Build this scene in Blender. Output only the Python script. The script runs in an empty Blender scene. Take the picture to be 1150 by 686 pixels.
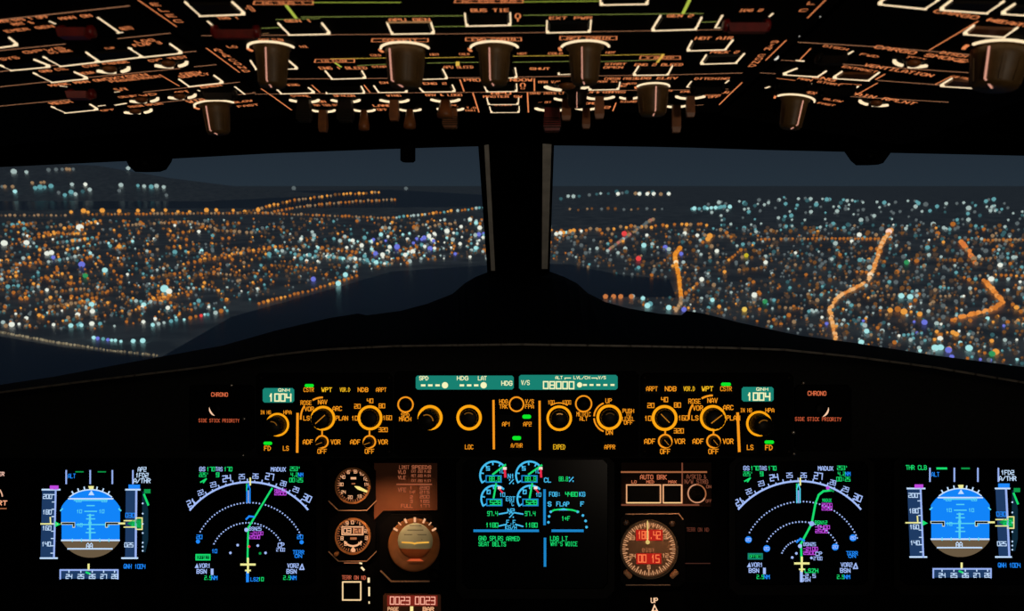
import bpy, math, random
from mathutils import Vector, Matrix

# ---------------------------------------------------------------- camera, sky, lights
random.seed(7)
SC = bpy.context.scene
COL = SC.collection
F = 870.0                                   # focal length in pixels of the 1150x686 frame
CX, CY = 575.0, 343.0
PITCH = math.atan((CY - 208.0) / F)
YAW = math.atan(24.0 / F)
CAM = Vector((0.022, 0.0, 1.20))
cd = bpy.data.cameras.new('camera')
cam = bpy.data.objects.new('camera', cd)
COL.objects.link(cam)
cam.location = CAM
cam.rotation_euler = (math.pi / 2 - PITCH, 0, YAW)
cd.sensor_fit = 'HORIZONTAL'
cd.sensor_width = 36.0
cd.lens = F * 36.0 / 1150.0
cd.clip_start = 0.02
cd.clip_end = 300000
cd.dof.use_dof = True
cd.dof.focus_distance = 0.95
cd.dof.aperture_fstop = 19.0
SC.camera = cam
SC.view_settings.view_transform = 'Standard'
SC.view_settings.look = 'None'
SC.view_settings.exposure = 0.0
SC.view_settings.gamma = 1.0
SC.view_settings.use_curve_mapping = False
ROT = cam.rotation_euler.to_matrix()


def lin(c):
    out = []
    for v in c:
        v = v / 255.0
        out.append(v / 12.92 if v <= 0.04045 else ((v + 0.055) / 1.055) ** 2.4)
    return tuple(out)


w = bpy.data.worlds.new('night_sky')
SC.world = w
w.use_nodes = True
nt = w.node_tree
nt.nodes.clear()
wo = nt.nodes.new('ShaderNodeOutputWorld')
bg = nt.nodes.new('ShaderNodeBackground')
tc = nt.nodes.new('ShaderNodeTexCoord')
sx = nt.nodes.new('ShaderNodeSeparateXYZ')
rp = nt.nodes.new('ShaderNodeValToRGB')
nt.links.new(tc.outputs['Generated'], sx.inputs[0])
nt.links.new(sx.outputs['Z'], rp.inputs[0])
nt.links.new(rp.outputs[0], bg.inputs[0])
nt.links.new(bg.outputs[0], wo.inputs[0])
rp.color_ramp.elements[0].position = 0.0
rp.color_ramp.elements[0].color = lin((37, 48, 58)) + (1,)
rp.color_ramp.elements[1].position = 0.30
rp.color_ramp.elements[1].color = lin((14, 18, 26)) + (1,)
e = rp.color_ramp.elements.new(0.06)
e.color = lin((33, 42, 52)) + (1,)
bg.inputs[1].default_value = 1.0


def area_light(name, loc, target, size, size_y, energy, color, spread=180):
    ld = bpy.data.lights.new(name, 'AREA')
    ld.shape = 'RECTANGLE'
    ld.size, ld.size_y = size, size_y
    ld.energy = energy
    ld.color = color
    ld.spread = math.radians(spread)
    o = bpy.data.objects.new(name, ld)
    COL.objects.link(o)
    o.location = loc
    o.rotation_euler = (Vector(target) - Vector(loc)).to_track_quat('-Z', 'Y').to_euler()
    return o


area_light('cabin_fill_light', (0.34, -0.60, 1.13), (0.0, 0.6, 1.16), 0.16, 0.10, 2.6, (1.0, 0.82, 0.62))  # added warm fill behind the crew, set low to reach knobs and trim
ml = bpy.data.lights.new('ground_fill_light', 'SUN')  # added distant fill that brightens the ground, no moon is in view
ml.energy = 0.25
ml.color = (0.58, 0.80, 1.0)
ml.angle = 0.01
mo = bpy.data.objects.new('ground_fill_light', ml)
COL.objects.link(mo)
mo.location = (0, -0.5, 30)
mo.rotation_euler = (math.radians(32), 0, math.radians(20))


# ---------------------------------------------------------------- picture rays and surfaces
def ray(px, py):
    return ROT @ Vector(((px - CX) / F, -(py - CY) / F, -1.0))


def at_y(px, py, y):
    d = ray(px, py)
    return CAM + d * ((y - CAM.y) / d.y)


class Surf:
    """A plane in the cockpit: origin, lateral axis, upward/forward axis, normal towards the crew."""
    def __init__(self, o, ex, ey):
        self.o = Vector(o)
        self.ex = Vector(ex).normalized()
        self.n = self.ex.cross(Vector(ey)).normalized()
        self.ey = self.n.cross(self.ex).normalized()
        if self.n.dot(CAM - self.o) < 0:
            self.n = -self.n

    def hit(self, px, py, off=0.0):
        d = ray(px, py)
        p = self.o + self.n * off
        return CAM + d * ((p - CAM).dot(self.n) / d.dot(self.n))

    def uv(self, P):
        return (P - self.o).dot(self.ex), (P - self.o).dot(self.ey)

    def at(self, u, v, off=0.0):
        return self.o + self.ex * u + self.ey * v + self.n * off

    def mm(self, px, py):                   # metres per pixel across, at that pixel
        return (self.hit(px, py) - CAM).dot(ROT @ Vector((0, 0, -1))) / F


V1 = ray(599, 320)
V1.x = 0
V1.normalize()
UPP = Vector((1, 0, 0)).cross(V1).normalized()
OH = Surf(Vector((0, CAM.y, CAM.z)) + UPP * 0.124, (1, 0, 0), V1)     # overhead, centre column
HINGE = 0.156
aL, aR = math.radians(6.0), math.radians(9.5)
OL = Surf(OH.o + Vector((-HINGE, 0, 0)), Vector((math.cos(aL), 0, 0)) + UPP * math.sin(aL), V1)
OR = Surf(OH.o + Vector((HINGE, 0, 0)), Vector((math.cos(aR), 0, 0)) - UPP * math.sin(aR), V1)


def facing(px, py, depth, tilt):            # a panel facing the crew, leaning back by tilt degrees from vertical
    d = ray(px, py)
    P = CAM + d * depth
    t = math.radians(tilt)
    return Surf(P, (1, 0, 0), (0, math.sin(t), math.cos(t)))


GS = facing(580, 465, 0.92, 9.3)           # glareshield panels
MP = facing(580, 590, 1.03, 14.8)           # main instrument panel

# ---------------------------------------------------------------- materials
MATS = {}


def nodes_mat(name):
    m = bpy.data.materials.new(name)
    m.use_nodes = True
    return m, m.node_tree, m.node_tree.nodes['Principled BSDF']


def paint(name, rgb, rough=0.6, noise=0.25, scale=300.0, metal=0.0, spec=0.3):
    if name in MATS:
        return MATS[name]
    m, t, b = nodes_mat(name)
    c = lin(rgb)
    n = t.nodes.new('ShaderNodeTexNoise')
    n.inputs['Scale'].default_value = scale
    tcx = t.nodes.new('ShaderNodeTexCoord')
    t.links.new(tcx.outputs['Object'], n.inputs['Vector'])
    r = t.nodes.new('ShaderNodeValToRGB')
    r.color_ramp.elements[0].position = 0.35
    r.color_ramp.elements[1].position = 0.65
    r.color_ramp.elements[0].color = tuple(v * (1 - noise) for v in c) + (1,)
    r.color_ramp.elements[1].color = tuple(v * (1 + noise) for v in c) + (1,)
    t.links.new(n.outputs[0], r.inputs[0])
    t.links.new(r.outputs[0], b.inputs['Base Color'])
    b.inputs['Roughness'].default_value = rough
    b.inputs['Metallic'].default_value = metal
    b.inputs['Specular IOR Level'].default_value = spec
    MATS[name] = m
    return m


def glow(rgb, k=1.0, sample=True):
    key = ('glow', rgb, k, sample)
    if key in MATS:
        return MATS[key]
    m, t, b = nodes_mat('glow_%d_%d_%d' % rgb)
    b.inputs['Base Color'].default_value = (0.01, 0.01, 0.01, 1)
    b.inputs['Roughness'].default_value = 0.6
    b.inputs['Specular IOR Level'].default_value = 0.0
    b.inputs['Emission Color'].default_value = lin(rgb) + (1,)
    b.inputs['Emission Strength'].default_value = k
    if not sample:
        m.cycles.emission_sampling = 'NONE'
    MATS[key] = m
    return m


def glass_mat():
    m = bpy.data.materials.new('windshield_glass')
    m.use_nodes = True
    t = m.node_tree
    t.nodes.clear()
    o = t.nodes.new('ShaderNodeOutputMaterial')
    mx = t.nodes.new('ShaderNodeMixShader')
    tr = t.nodes.new('ShaderNodeBsdfTransparent')
    tr.inputs[0].default_value = (0.97, 0.98, 0.98, 1)
    gl = t.nodes.new('ShaderNodeBsdfGlossy')
    gl.inputs['Roughness'].default_value = 0.02
    mx.inputs[0].default_value = 0.012
    t.links.new(tr.outputs[0], mx.inputs[1])
    t.links.new(gl.outputs[0], mx.inputs[2])
    t.links.new(mx.outputs[0], o.inputs[0])
    return m


BLACK = paint('black_panel', (7, 7, 7), 0.7, 0.2, spec=0.02)
SOFT = paint('soft_black', (7, 7, 8), 0.95, 0.2, 90, spec=0.0)
PAD = paint('glareshield_pad', (18, 19, 19), 0.85, 0.25, 500, spec=0.1)
LIP = paint('glareshield_edge_highlight', (84, 80, 74), 0.5, 0.2, 60)  # pale tone stands in for light caught along the lip
KNOB = paint('knob_plastic', (72, 53, 26), 0.5, 0.15, 200)
KNOBD = paint('dark_knob', (18, 14, 10), 0.5, 0.15, 200, spec=0.1)
LEVER = paint('switch_lever', (106, 62, 28), 0.45, 0.2, 200)
REDG = paint('red_guard', (92, 11, 10), 0.4, 0.2, 200)
CAPB = paint('button_black', (5, 5, 5), 0.5, 0.2, spec=0.04)
BROWN = paint('warm_panel', (98, 58, 38), 0.6, 0.1, 30, spec=0.1)
GREY = paint('frame_grey', (214, 212, 206), 0.6, 0.12, 40)
SCREEN = paint('screen_face', (4, 5, 8), 0.25, 0.1, spec=0.03)
GLASS = glass_mat()


# ---------------------------------------------------------------- objects
def thing(name, label, cat, loc, group=None):
    o = bpy.data.objects.new(name, None)
    COL.objects.link(o)
    o.location = loc
    o.empty_display_size = 0.02
    o['label'] = label
    o['category'] = cat
    if group:
        o['group'] = group
    return o


def tag(o, label=None, cat=None, group=None, kind=None):
    for k, v in (('label', label), ('category', cat), ('group', group), ('kind', kind)):
        if v:
            o[k] = v
    return o


class MB:
    """Collects faces in world space and links them as ONE mesh object."""
    def __init__(self):
        self.v, self.f, self.m, self.ml, self.sm = [], [], [], [], []

    def mi(self, mat):
        if mat not in self.ml:
            self.ml.append(mat)
        return self.ml.index(mat)

    def face(self, pts, mat, smooth=False):
        b = len(self.v)
        self.v += [Vector(p) for p in pts]
        self.f.append(tuple(range(b, b + len(pts))))
        self.m.append(self.mi(mat))
        self.sm.append(smooth)

    def mesh(self, V, Fc, mat, smooth=False):
        b = len(self.v)
        self.v += [Vector(p) for p in V]
        i = self.mi(mat)
        for f in Fc:
            self.f.append(tuple(b + k for k in f))
            self.m.append(i)
            self.sm.append(smooth)

    def prism(self, pts, vec, mat, top=1.0):
        n = len(pts)
        pts = [Vector(p) for p in pts]
        c = sum(pts, Vector()) / n
        up = [c + (p - c) * top + vec for p in pts]
        Fc = [tuple(range(n))[::-1], tuple(range(n, 2 * n))]
        Fc += [(i, (i + 1) % n, n + (i + 1) % n, n + i) for i in range(n)]
        self.mesh(pts + up, Fc, mat)

    def bar(self, a, b, wid, n, h, mat):
        a, b = Vector(a), Vector(b)
        d = (b - a)
        if d.length < 1e-7:
            return
        d.normalize()
        s = n.cross(d).normalized() * (wid / 2)
        ex = d * (wid * 0.35)
        self.prism([a - ex - s, b + ex - s, b + ex + s, a - ex + s], n * h, mat)

    def ribbon(self, pts, wid, n, mat):
        for a, b in zip(pts, pts[1:]):
            a, b = Vector(a), Vector(b)
            d = b - a
            if d.length < 1e-7:
                continue
            d.normalize()
            s = n.cross(d).normalized() * (wid / 2)
            ex = d * (wid * 0.4)
            self.face([a - ex - s, b + ex - s, b + ex + s, a - ex + s], mat)

    def annulus(self, c, r0, r1, ax, ay, mat, a0=0.0, a1=360.0, h=0.0, seg=40):
        n = ax.cross(ay).normalized()
        k = max(4, int(seg * abs(a1 - a0) / 360))
        V = []
        for i in range(k + 1):
            t = math.radians(a0 + (a1 - a0) * i / k)
            d = ax * math.cos(t) + ay * math.sin(t)
            V += [c + d * r0, c + d * r1]
            if h:
                V += [c + d * r1 + n * h, c + d * r0 + n * h]
        Fc = []
        q = 4 if h else 2
        for i in range(k):
            a, b = i * q, (i + 1) * q
            if h:
                Fc += [(a + j, b + j, b + (j + 1) % 4, a + (j + 1) % 4) for j in range(4)]
            else:
                Fc.append((a, b, b + 1, a + 1))
        if h and abs(a1 - a0) < 359.9:
            Fc += [(0, 1, 2, 3), (k * 4 + 3, k * 4 + 2, k * 4 + 1, k * 4)]
        self.mesh(V, Fc, mat)

    def lathe(self, c, axis, ref, prof, mat, seg=28, smooth=True):
        """prof: list of (height along axis, radius)"""
        axis = axis.normalized()
        ax = (ref - axis * ref.dot(axis)).normalized()
        ay = axis.cross(ax)
        V, Fc = [], []
        for h, r in prof:
            for i in range(seg):
                t = 2 * math.pi * i / seg
                V.append(c + axis * h + (ax * math.cos(t) + ay * math.sin(t)) * r)
        for j in range(len(prof) - 1):
            for i in range(seg):
                a, b = j * seg + i, j * seg + (i + 1) % seg
                Fc.append((a, b, b + seg, a + seg))
        Fc.append(tuple(range(seg))[::-1])
        L = (len(prof) - 1) * seg
        Fc.append(tuple(range(L, L + seg)))
        self.mesh(V, Fc, mat, smooth)

    def build(self, name, parent=None, label=None, kind=None):
        me = bpy.data.meshes.new(name)
        off = Vector()
        q = parent
        while q is not None:
            off = off + q.location
            q = q.parent
        me.from_pydata([v - off for v in self.v], [], self.f)
        for m in self.ml:
            me.materials.append(m)
        me.polygons.foreach_set('material_index', self.m)
        me.polygons.foreach_set('use_smooth', self.sm)
        me.update()
        o = bpy.data.objects.new(name, me)
        COL.objects.link(o)
        if parent is not None:
            o.parent = parent
        if label:
            o['label'] = label
        if kind:
            o['kind'] = kind
        return o


# ---------------------------------------------------------------- stroke lettering
GL = {
 'A': '0004264440;0242', 'B': '000636454433;033342413000', 'C': '45361605011030 41', 'D': '00062644422000',
 'E': '46060040;0333', 'F': '460600;0333', 'G': '453616050110304143 23', 'H': '0006;4046;0343', 'I': '2026;1030;1636',
 'J': '4641301001', 'K': '0006;460340', 'L': '060040', 'M': '0006234640', 'N': '00064046', 'O': '100105163645413010',
 'P': '00063645443303', 'Q': '100105163645413010;2240', 'R': '00063645443303;2340', 'S': '453616050413334241301001',
 'T': '0646;2620', 'U': '060110304146', 'V': '062046', 'W': '0610233046', 'X': '0046;0640', 'Y': '062346;2320', 'Z': '06460040',
 '0': '0006464000', '1': '142620', '2': '064643030040', '3': '06464000;0343', '4': '060343;4640', '5': '460603434000',
 '6': '460600404303', '7': '064640', '8': '0006464000;0343', '9': '430306464000', '-': '0343', '.': '2021', '/': '0046',
 '&': '40051625011042', '+': '0343;2125', ':': '2122;2425', "'": '2624', '%': '0046;0605;4140', '*': '13334',
}


def glyph(ch):
    g = GL.get(ch, '').replace(' ', '')
    out = []
    for st in g.split(';'):
        p = [(int(st[i]), int(st[i + 1])) for i in range(0, len(st) - 1, 2)]
        if len(p) > 1:
            out.append(p)
    return out


class Tile:
    def __init__(self, x0, y0, s):
        self.x0, self.y0, self.s = x0, y0, s

    def __call__(self, x, y):
        return self.x0 + x * self.s, self.y0 + y * self.s


PXT = Tile(0, 0, 1.0)


class Draw(MB):
    """Drawing on a surface, in the coordinates of a tile of the photograph."""
    def __init__(self, surf, tile=PXT, off=0.0006):
        super().__init__()
        self.s, self.t, self.off = surf, tile, off

    def P(self, x, y, up=0.0):
        return self.s.hit(*self.t(x, y), self.off + up)

    def wd(self, x, y, w):
        return w * self.t.s * self.s.mm(*self.t(x, y))

    def line(self, pts, w, mat, up=0.0):
        self.ribbon([self.P(x, y, up) for x, y in pts], self.wd(pts[0][0], pts[0][1], w), self.s.n, mat)
        return self

    def poly(self, pts, mat, up=0.0):
        self.face([self.P(x, y, up) for x, y in pts], mat)
        return self

    def rect(self, x0, y0, x1, y1, mat, up=0.0):
        return self.poly([(x0, y0), (x1, y0), (x1, y1), (x0, y1)], mat, up)

    def box(self, x0, y0, x1, y1, w, mat, up=0.0):
        return self.line([(x0, y0), (x1, y0), (x1, y1), (x0, y1), (x0, y0)], w, mat, up)

    def arc(self, cx, cy, rx, a0, a1, w, mat, ry=None, seg=36, up=0.0):
        ry = ry or rx
        k = max(4, int(seg * abs(a1 - a0) / 180))
        p = [(cx + rx * math.cos(math.radians(a0 + (a1 - a0) * i / k)),
              cy - ry * math.sin(math.radians(a0 + (a1 - a0) * i / k))) for i in range(k + 1)]
        return self.line(p, w, mat, up)

    def disc(self, cx, cy, r, mat, up=0.0, seg=20):
        return self.poly([(cx + r * math.cos(2 * math.pi * i / seg), cy - r * math.sin(2 * math.pi * i / seg)) for i in range(seg)], mat, up)

    def text(self, s, cx, cy, w, h, mat, wt=0.17, up=0.0, rot=0.0, turn=False):
        """Lettering centred at (cx, cy), w x h tile units, running along the surface's own axes."""
        o = self.P(cx, cy, up)
        ux = self.s.ex.copy()
        uy = self.s.ey.copy()
        W = self.wd(cx, cy, w)
        a, b = self.P(cx, cy - h / 2, up), self.P(cx, cy + h / 2, up)
        H = abs((a - b).dot(uy))
        if turn == 'u':
            uy = -uy
        elif turn == 'fore':                # reads along the fore-aft axis
            ux, uy = uy, -ux
            W = w
            H = h
        elif turn == 'aft':
            ux, uy = -uy, ux
            W = w
            H = h
        if rot:
            c, q = math.cos(math.radians(rot)), math.sin(math.radians(rot))
            ux, uy = ux * c + uy * q, uy * c - ux * q
        n = len(s)
        adv = W / max(1e-9, (5.6 * (n - 1) + 4))
        sy = H / 6.0
        th = min(H * wt, adv * 1.25)
        for i, ch in enumerate(s):
            for st in glyph(ch):
                pts = [o + ux * ((i * 5.6 + x) * adv - W / 2) + uy * (y * sy - H / 2) for x, y in st]
                self.ribbon(pts, th, self.s.n, mat)
        return self


# ---------------------------------------------------------------- outside: ground, water, city lights
GZ = CAM.z - 200.0


def gnd(px, py, z=0.0):
    d = ray(px, py)
    return CAM + d * ((GZ + z - CAM.z) / d.z)


def ground_mat(name, c0, c1, scale, rough):
    m, t, b = nodes_mat(name)
    n = t.nodes.new('ShaderNodeTexNoise')
    n.inputs['Scale'].default_value = scale
    n.inputs['Detail'].default_value = 6
    g = t.nodes.new('ShaderNodeNewGeometry')
    r = t.nodes.new('ShaderNodeValToRGB')
    r.color_ramp.elements[0].position = 0.4
    r.color_ramp.elements[1].position = 0.65
    r.color_ramp.elements[0].color = c0 + (1,)
    r.color_ramp.elements[1].color = c1 + (1,)
    t.links.new(g.outputs['Position'], n.inputs['Vector'])
    t.links.new(n.outputs[0], r.inputs[0])
    t.links.new(r.outputs[0], b.inputs['Base Color'])
    b.inputs['Roughness'].default_value = rough
    b.inputs['Specular IOR Level'].default_value = 0.5
    b.inputs['IOR'].default_value = 1.33
    return m


LAND = ground_mat('city_land', (0.24, 0.24, 0.25), (0.52, 0.47, 0.43), 0.012, 0.36)
WATER = ground_mat('dark_water', (0.03, 0.05, 0.08), (0.04, 0.06, 0.10), 0.004, 0.22)
b = MB()
b.face([(-2e5, -2000, GZ), (2e5, -2000, GZ), (2e5, 2e5, GZ), (-2e5, 2e5, GZ)], LAND)
b.build('ground', kind='structure')


def pip(x, y, poly):
    r = False
    j = len(poly) - 1
    for i in range(len(poly)):
        xi, yi = poly[i]
        xj, yj = poly[j]
        if (yi > y) != (yj > y) and x < (xj - xi) * (y - yi) / (yj - yi) + xi:
            r = not r
        j = i
    return r


WATERS = [
    ('bay', [(-300, 226), (240, 226), (270, 215), (440, 213), (548, 219), (548, 232), (440, 233), (200, 234), (-300, 240)]),
    ('river', [(-300, 372), (0, 378), (70, 390), (180, 402), (260, 356), (350, 331), (440, 305), (560, 297), (602, 296), (602, 420), (-300, 600)]),
    ('lake', [(600, 296), (640, 297), (668, 303), (700, 309), (752, 314), (759, 334), (700, 333), (676, 337), (640, 352), (600, 340)]),
]
for nm, pl in WATERS:
    b = MB()
    n = len(pl)
    b.prism([gnd(x, y, 0.05) for x, y in pl], Vector((0, 0, 0.5)), WATER)
    b.build(nm, kind='structure')

LIGHTS = []                                  # (px, py, pixel radius, colour, what)
OR1, OR2, OR3 = (236, 158, 66), (176, 104, 42), (112, 74, 40)
WH1, WH2, WH3 = (236, 240, 226), (166, 186, 182), (92, 102, 104)
TE1, TE2, TE3 = (170, 232, 232), (98, 160, 166), (54, 92, 98)
TAN, BLU, RED, BRN = (150, 120, 88), (110, 118, 220), (236, 70, 70), (74, 60, 50)
GRN = (50, 150, 90)
rnd = random.Random(21)


def lit(px, py, r, c, what):
    LIGHTS.append((px, py, r, c, what))


def chain(pts, step, r, cols, what, jit=0.6):
    for (x0, y0), (x1, y1) in zip(pts, pts[1:]):
        L = math.hypot(x1 - x0, y1 - y0)
        k = max(1, int(L / step))
        for i in range(k):
            t = (i + rnd.random() * 0.25) / k
            lit(x0 + (x1 - x0) * t + rnd.uniform(-jit, jit), y0 + (y1 - y0) * t + rnd.uniform(-jit, jit) * 0.6,
                r * rnd.uniform(0.8, 1.25), rnd.choice(cols), what)


def scatter(poly, n, cols, r0, r1, what, avoid=()):
    xs = [p[0] for p in poly]
    ys = [p[1] for p in poly]
    k = tries = 0
    while k < n and tries < n * 30:
        tries += 1
        x, y = rnd.uniform(min(xs), max(xs)), rnd.uniform(min(ys), max(ys))
        if not pip(x, y, poly) or any(pip(x, y, a) for a in avoid):
            continue
        k += 1
        q = rnd.random() ** 2.2
        lit(x, y, r0 + (r1 - r0) * q, rnd.choice(cols), what)


WP = [p for _, p in WATERS[1:]]
# beyond the left pane
DIML = [OR3] * 5 + [WH3] * 4 + [TE3] * 3 + [BRN] * 8 + [OR2] * 2
CITYL = [(-60, 247), (60, 249), (250, 246), (430, 246), (546, 244), (548, 286), (500, 292), (438, 300), (345, 322), (285, 336), (230, 350), (170, 362), (90, 372), (-60, 366)]
scatter(CITYL, 1500, DIML, 1.0, 2.1, 'far')
scatter(CITYL, 270, [OR2] * 5 + [OR1] * 2 + [TAN] * 2, 1.0, 2.0, 'lo')
scatter([(-60, 290), (300, 285), (300, 330), (200, 350), (-60, 362)], 150, [OR2, OR2, OR1, OR2], 1.1, 2.1, 'lo')
scatter(CITYL, 130, [WH2] * 3 + [TE2] * 3 + [WH1] * 1, 1.0, 2.2, 'lw')
scatter([(300, 272), (390, 258), (546, 246), (547, 292), (438, 299), (380, 303), (300, 290)], 150, [TE1, WH1, TE2, WH2, WH2, TAN, OR2, TE2], 1.1, 2.7, 'lw')
scatter([(380, 270), (546, 252), (546, 285), (430, 292)], 40, [TE1, WH1, WH1, BLU], 1.6, 3.1, 'lw')
scatter([(-60, 262), (70, 255), (230, 262), (230, 290), (-60, 300)], 40, [WH1, WH2, TE2, TE1, OR1], 1.2, 2.6, 'lw')
scatter([(-60, 340), (60, 345), (260, 338), (255, 350), (150, 368), (-60, 368)], 60, [WH1, TE1, TE2, WH2, TAN], 1.2, 2.7, 'lw')
chain([(-60, 243), (78, 243)], 5.0, 1.3, [TAN, BRN, TAN], 'row', 0.3)
for x in (80, 94, 99, 115, 134, 155, 172, 186, 200, 213, 232, 243, 262, 275, 290):
    lit(x, 239 + rnd.uniform(-1.5, 1), rnd.uniform(1.8, 2.6), OR1, 'row')
chain([(100, 242), (290, 240), (440, 246)], 4.0, 1.4, [OR3, OR2, TAN], 'row', 0.6)
chain([(280, 238), (330, 226), (385, 219), (430, 217)], 4.5, 1.5, [OR2, TAN, OR1, OR3], 'ridge', 0.8)
chain([(300, 240), (345, 232), (400, 227), (447, 225)], 4.0, 1.4, [OR2, TAN, OR2], 'ridge', 0.8)
chain([(440, 246), (490, 240), (546, 234)], 4.0, 1.5, [OR1, OR2, TE2, WH2], 'ridge', 0.8)
chain([(95, 264), (50, 262)], 2.5, 1.3, [OR1, OR2], 'lo', 1.6)
chain([(140, 254), (210, 250), (245, 258)], 4.0, 1.6, [OR2, TAN], 'lo', 0.6)
chain([(205, 298), (260, 286), (320, 277)], 6.0, 1.6, [OR2, OR1], 'lo', 0.5)
chain([(290, 342), (350, 327), (405, 310)], 5.0, 1.7, [OR1, OR2, OR2], 'shore', 0.7)
chain([(330, 287), (400, 292), (440, 298)], 3.0, 1.9, [WH2, TAN, TE2, WH1], 'lw', 1.2)
chain([(-60, 366), (0, 374), (60, 385), (120, 394), (178, 400)], 1.8, 1.2, [(128, 116, 92), (104, 94, 76), (146, 134, 108)], 'causeway', 0.4)
chain([(75, 368), (115, 365)], 4.0, 2.0, [TE1, WH1, TE2], 'shore', 0.8)
chain([(105, 381), (140, 385)], 5.0, 1.8, [BLU, TE2, TE1], 'shore', 0.5)
chain([(150, 385), (166, 385)], 3.0, 2.4, [TE1], 'shore', 0.4)
chain([(170, 367), (262, 349)], 7.0, 2.0, [WH2, TE1, TE2, OR2], 'shore', 1.0)
chain([(12, 195), (44, 195)], 11, 2.2, [WH2], 'over', 0.5)
chain([(54, 193), (86, 191)], 4, 1.8, [TAN, WH3], 'over', 0.4)
chain([(-40, 212), (20, 211)], 3, 1.8, [TAN, WH3], 'over', 0.4)
chain([(33, 207), (52, 206)], 3, 1.5, [TAN], 'over', 0.3)
chain([(38, 213), (62, 211)], 6, 2.2, [TE2], 'over', 0.5)
for x, y, c in ((17, 217, TE1), (66, 218, WH3), (73, 221, TE2), (80, 218, TE2), (85, 220, WH2), (81, 209, WH2), (96, 209, WH1), (101, 215, WH2), (93, 217, TE3),
                (136, 210, WH2), (134, 216, WH3), (144, 191, WH2), (155, 210, TE2), (162, 211, WH2), (170, 212, TE2), (176, 211, WH2), (184, 212, WH2), (187, 221, WH3), (330, 211, WH3), (456, 211, WH3)):
    lit(x, y, rnd.uniform(1.7, 2.5), c, 'over')
for x, y, c, r in ((90, 259, WH1, 3.6), (53, 287, WH1, 2.5), (58, 286, WH1, 2.5), (30, 275, WH1, 2.6), (5, 276, WH1, 3.0), (185, 328, TE1, 4.2), (190, 330, WH1, 3.2), (118, 306, TE1, 2.8),
                   (92, 300, BLU, 3.2), (60, 291, BLU, 2.2), (446, 280, BLU, 3.4), (352, 316, BLU, 3.0), (388, 311, TE1, 3.0), (380, 321, TE1, 3.2), (226, 356, RED, 2.0), (96, 312, GRN, 2.6)):
    lit(x, y, r, c, 'lw')

for _ in range(70):                           # streets between the blocks
    x, y = rnd.uniform(-40, 520), rnd.uniform(252, 350)
    L, sl = rnd.uniform(14, 46), rnd.choice((-.16, -.12, .08, -.2))
    p = [(x, y), (x + L, y + L * sl)]
    if all(pip(a, c, CITYL) for a, c in p):
        chain(p, rnd.uniform(4, 6), rnd.uniform(1.2, 1.9), rnd.choice(([OR2, OR1, OR2], [OR2, OR3], [WH3, WH2, TE2], [OR3, TAN])), 'lo', .5)

# beyond the right pane
CITYR = [(622, 263), (760, 258), (900, 252), (1220, 255), (1220, 425), (1140, 412), (1000, 394), (900, 378), (840, 362), (770, 350), (676, 342), (690, 334), (758, 335), (750, 313), (700, 309), (660, 301), (622, 293)]
scatter(CITYR, 2000, [OR3] * 4 + [WH3] * 5 + [TE3] * 2 + [BRN] * 7, 1.1, 2.4, 'far', [WATERS[2][1]])
scatter(CITYR, 240, [OR2] * 4 + [OR1] + [TAN] * 4, 1.2, 2.5, 'ro', [WATERS[2][1]])
scatter(CITYR, 170, [WH2] * 5 + [TE2] * 3 + [WH1] * 1, 1.2, 2.6, 'rw', [WATERS[2][1]])
for _ in range(70):
    x, y = rnd.uniform(630, 1180), rnd.uniform(258, 385)
    L, sl = rnd.uniform(12, 40), rnd.choice((-.3, .12, .9, -.9, .05))
    p = [(x, y), (x + L * (.4 if abs(sl) > .5 else 1), y + L * .4 * sl)]
    if all(pip(a, c, CITYR) and not pip(a, c, WATERS[2][1]) for a, c in p):
        chain(p, rnd.uniform(4, 6), rnd.uniform(1.3, 2.0), rnd.choice(([OR2, OR1, OR2], [OR2, OR3], [WH3, WH2, TE2], [OR3, TAN])), 'ro', .5)
scatter([(860, 340), (1220, 360), (1220, 425), (1000, 394)], 60, [WH1, TE1, WH2, TE2, OR1, BLU], 1.5, 3.0, 'rw')
scatter([(780, 232), (860, 222), (1220, 232), (1220, 262), (800, 262)], 190, [WH2, WH3, TE2, TE3, WH3, WH2], 1.2, 2.5, 'rw')
scatter([(780, 225), (1220, 225), (1220, 240), (780, 240)], 60, [WH2, TE2, WH3], 1.4, 2.4, 'rw')
chain([(628, 224), (690, 218), (756, 219)], 7, 2.0, [WH3, WH2, TAN, TE3], 'rw', 2.0)
for x in (694, 718, 727, 734, 751):
    lit(x, 219.5, 2.3, WH1, 'rw')
chain([(776, 236), (822, 234)], 3, 2.0, [TE1, TE2], 'rw', 0.7)
chain([(640, 236), (750, 236)], 8, 1.5, [OR3, TAN, WH3], 'rw', 1.5)
chain([(624, 262), (700, 257), (800, 253)], 6, 1.9, [OR1, OR2, TAN], 'ro', 2.5)
chain([(624, 264), (656, 260)], 4, 2.2, [OR1, WH1, TE1], 'ro', 1.0)
chain([(850, 270), (925, 269), (1003, 270)], 4.2, 1.5, [OR2, TAN, OR2], 'ro', 0.4)
chain([(1105, 271), (1220, 270)], 4.2, 1.5, [OR2, TAN], 'ro', 0.4)
chain([(684, 281), (700, 270), (722, 254), (735, 247)], 2.2, 1.8, [TAN, WH3, (190, 110, 100)], 'ro', 0.6)
lit(701, 265, 3.2, RED, 'ro')
lit(717, 293, 3.2, RED, 'ro')
AV1 = [(764, 280), (758, 288), (759, 298), (762, 312), (765, 336)]
chain(AV1, 1.3, 2.3, [(232, 140, 40), (224, 132, 38), (240, 156, 60)], 'steep', 0.5)
chain([(765, 336), (765, 341), (758, 352)], 1.5, 2.2, [(190, 150, 110), TAN], 'steep', 0.6)
lit(759, 297, 2.8, (255, 226, 180), 'steep')
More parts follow.
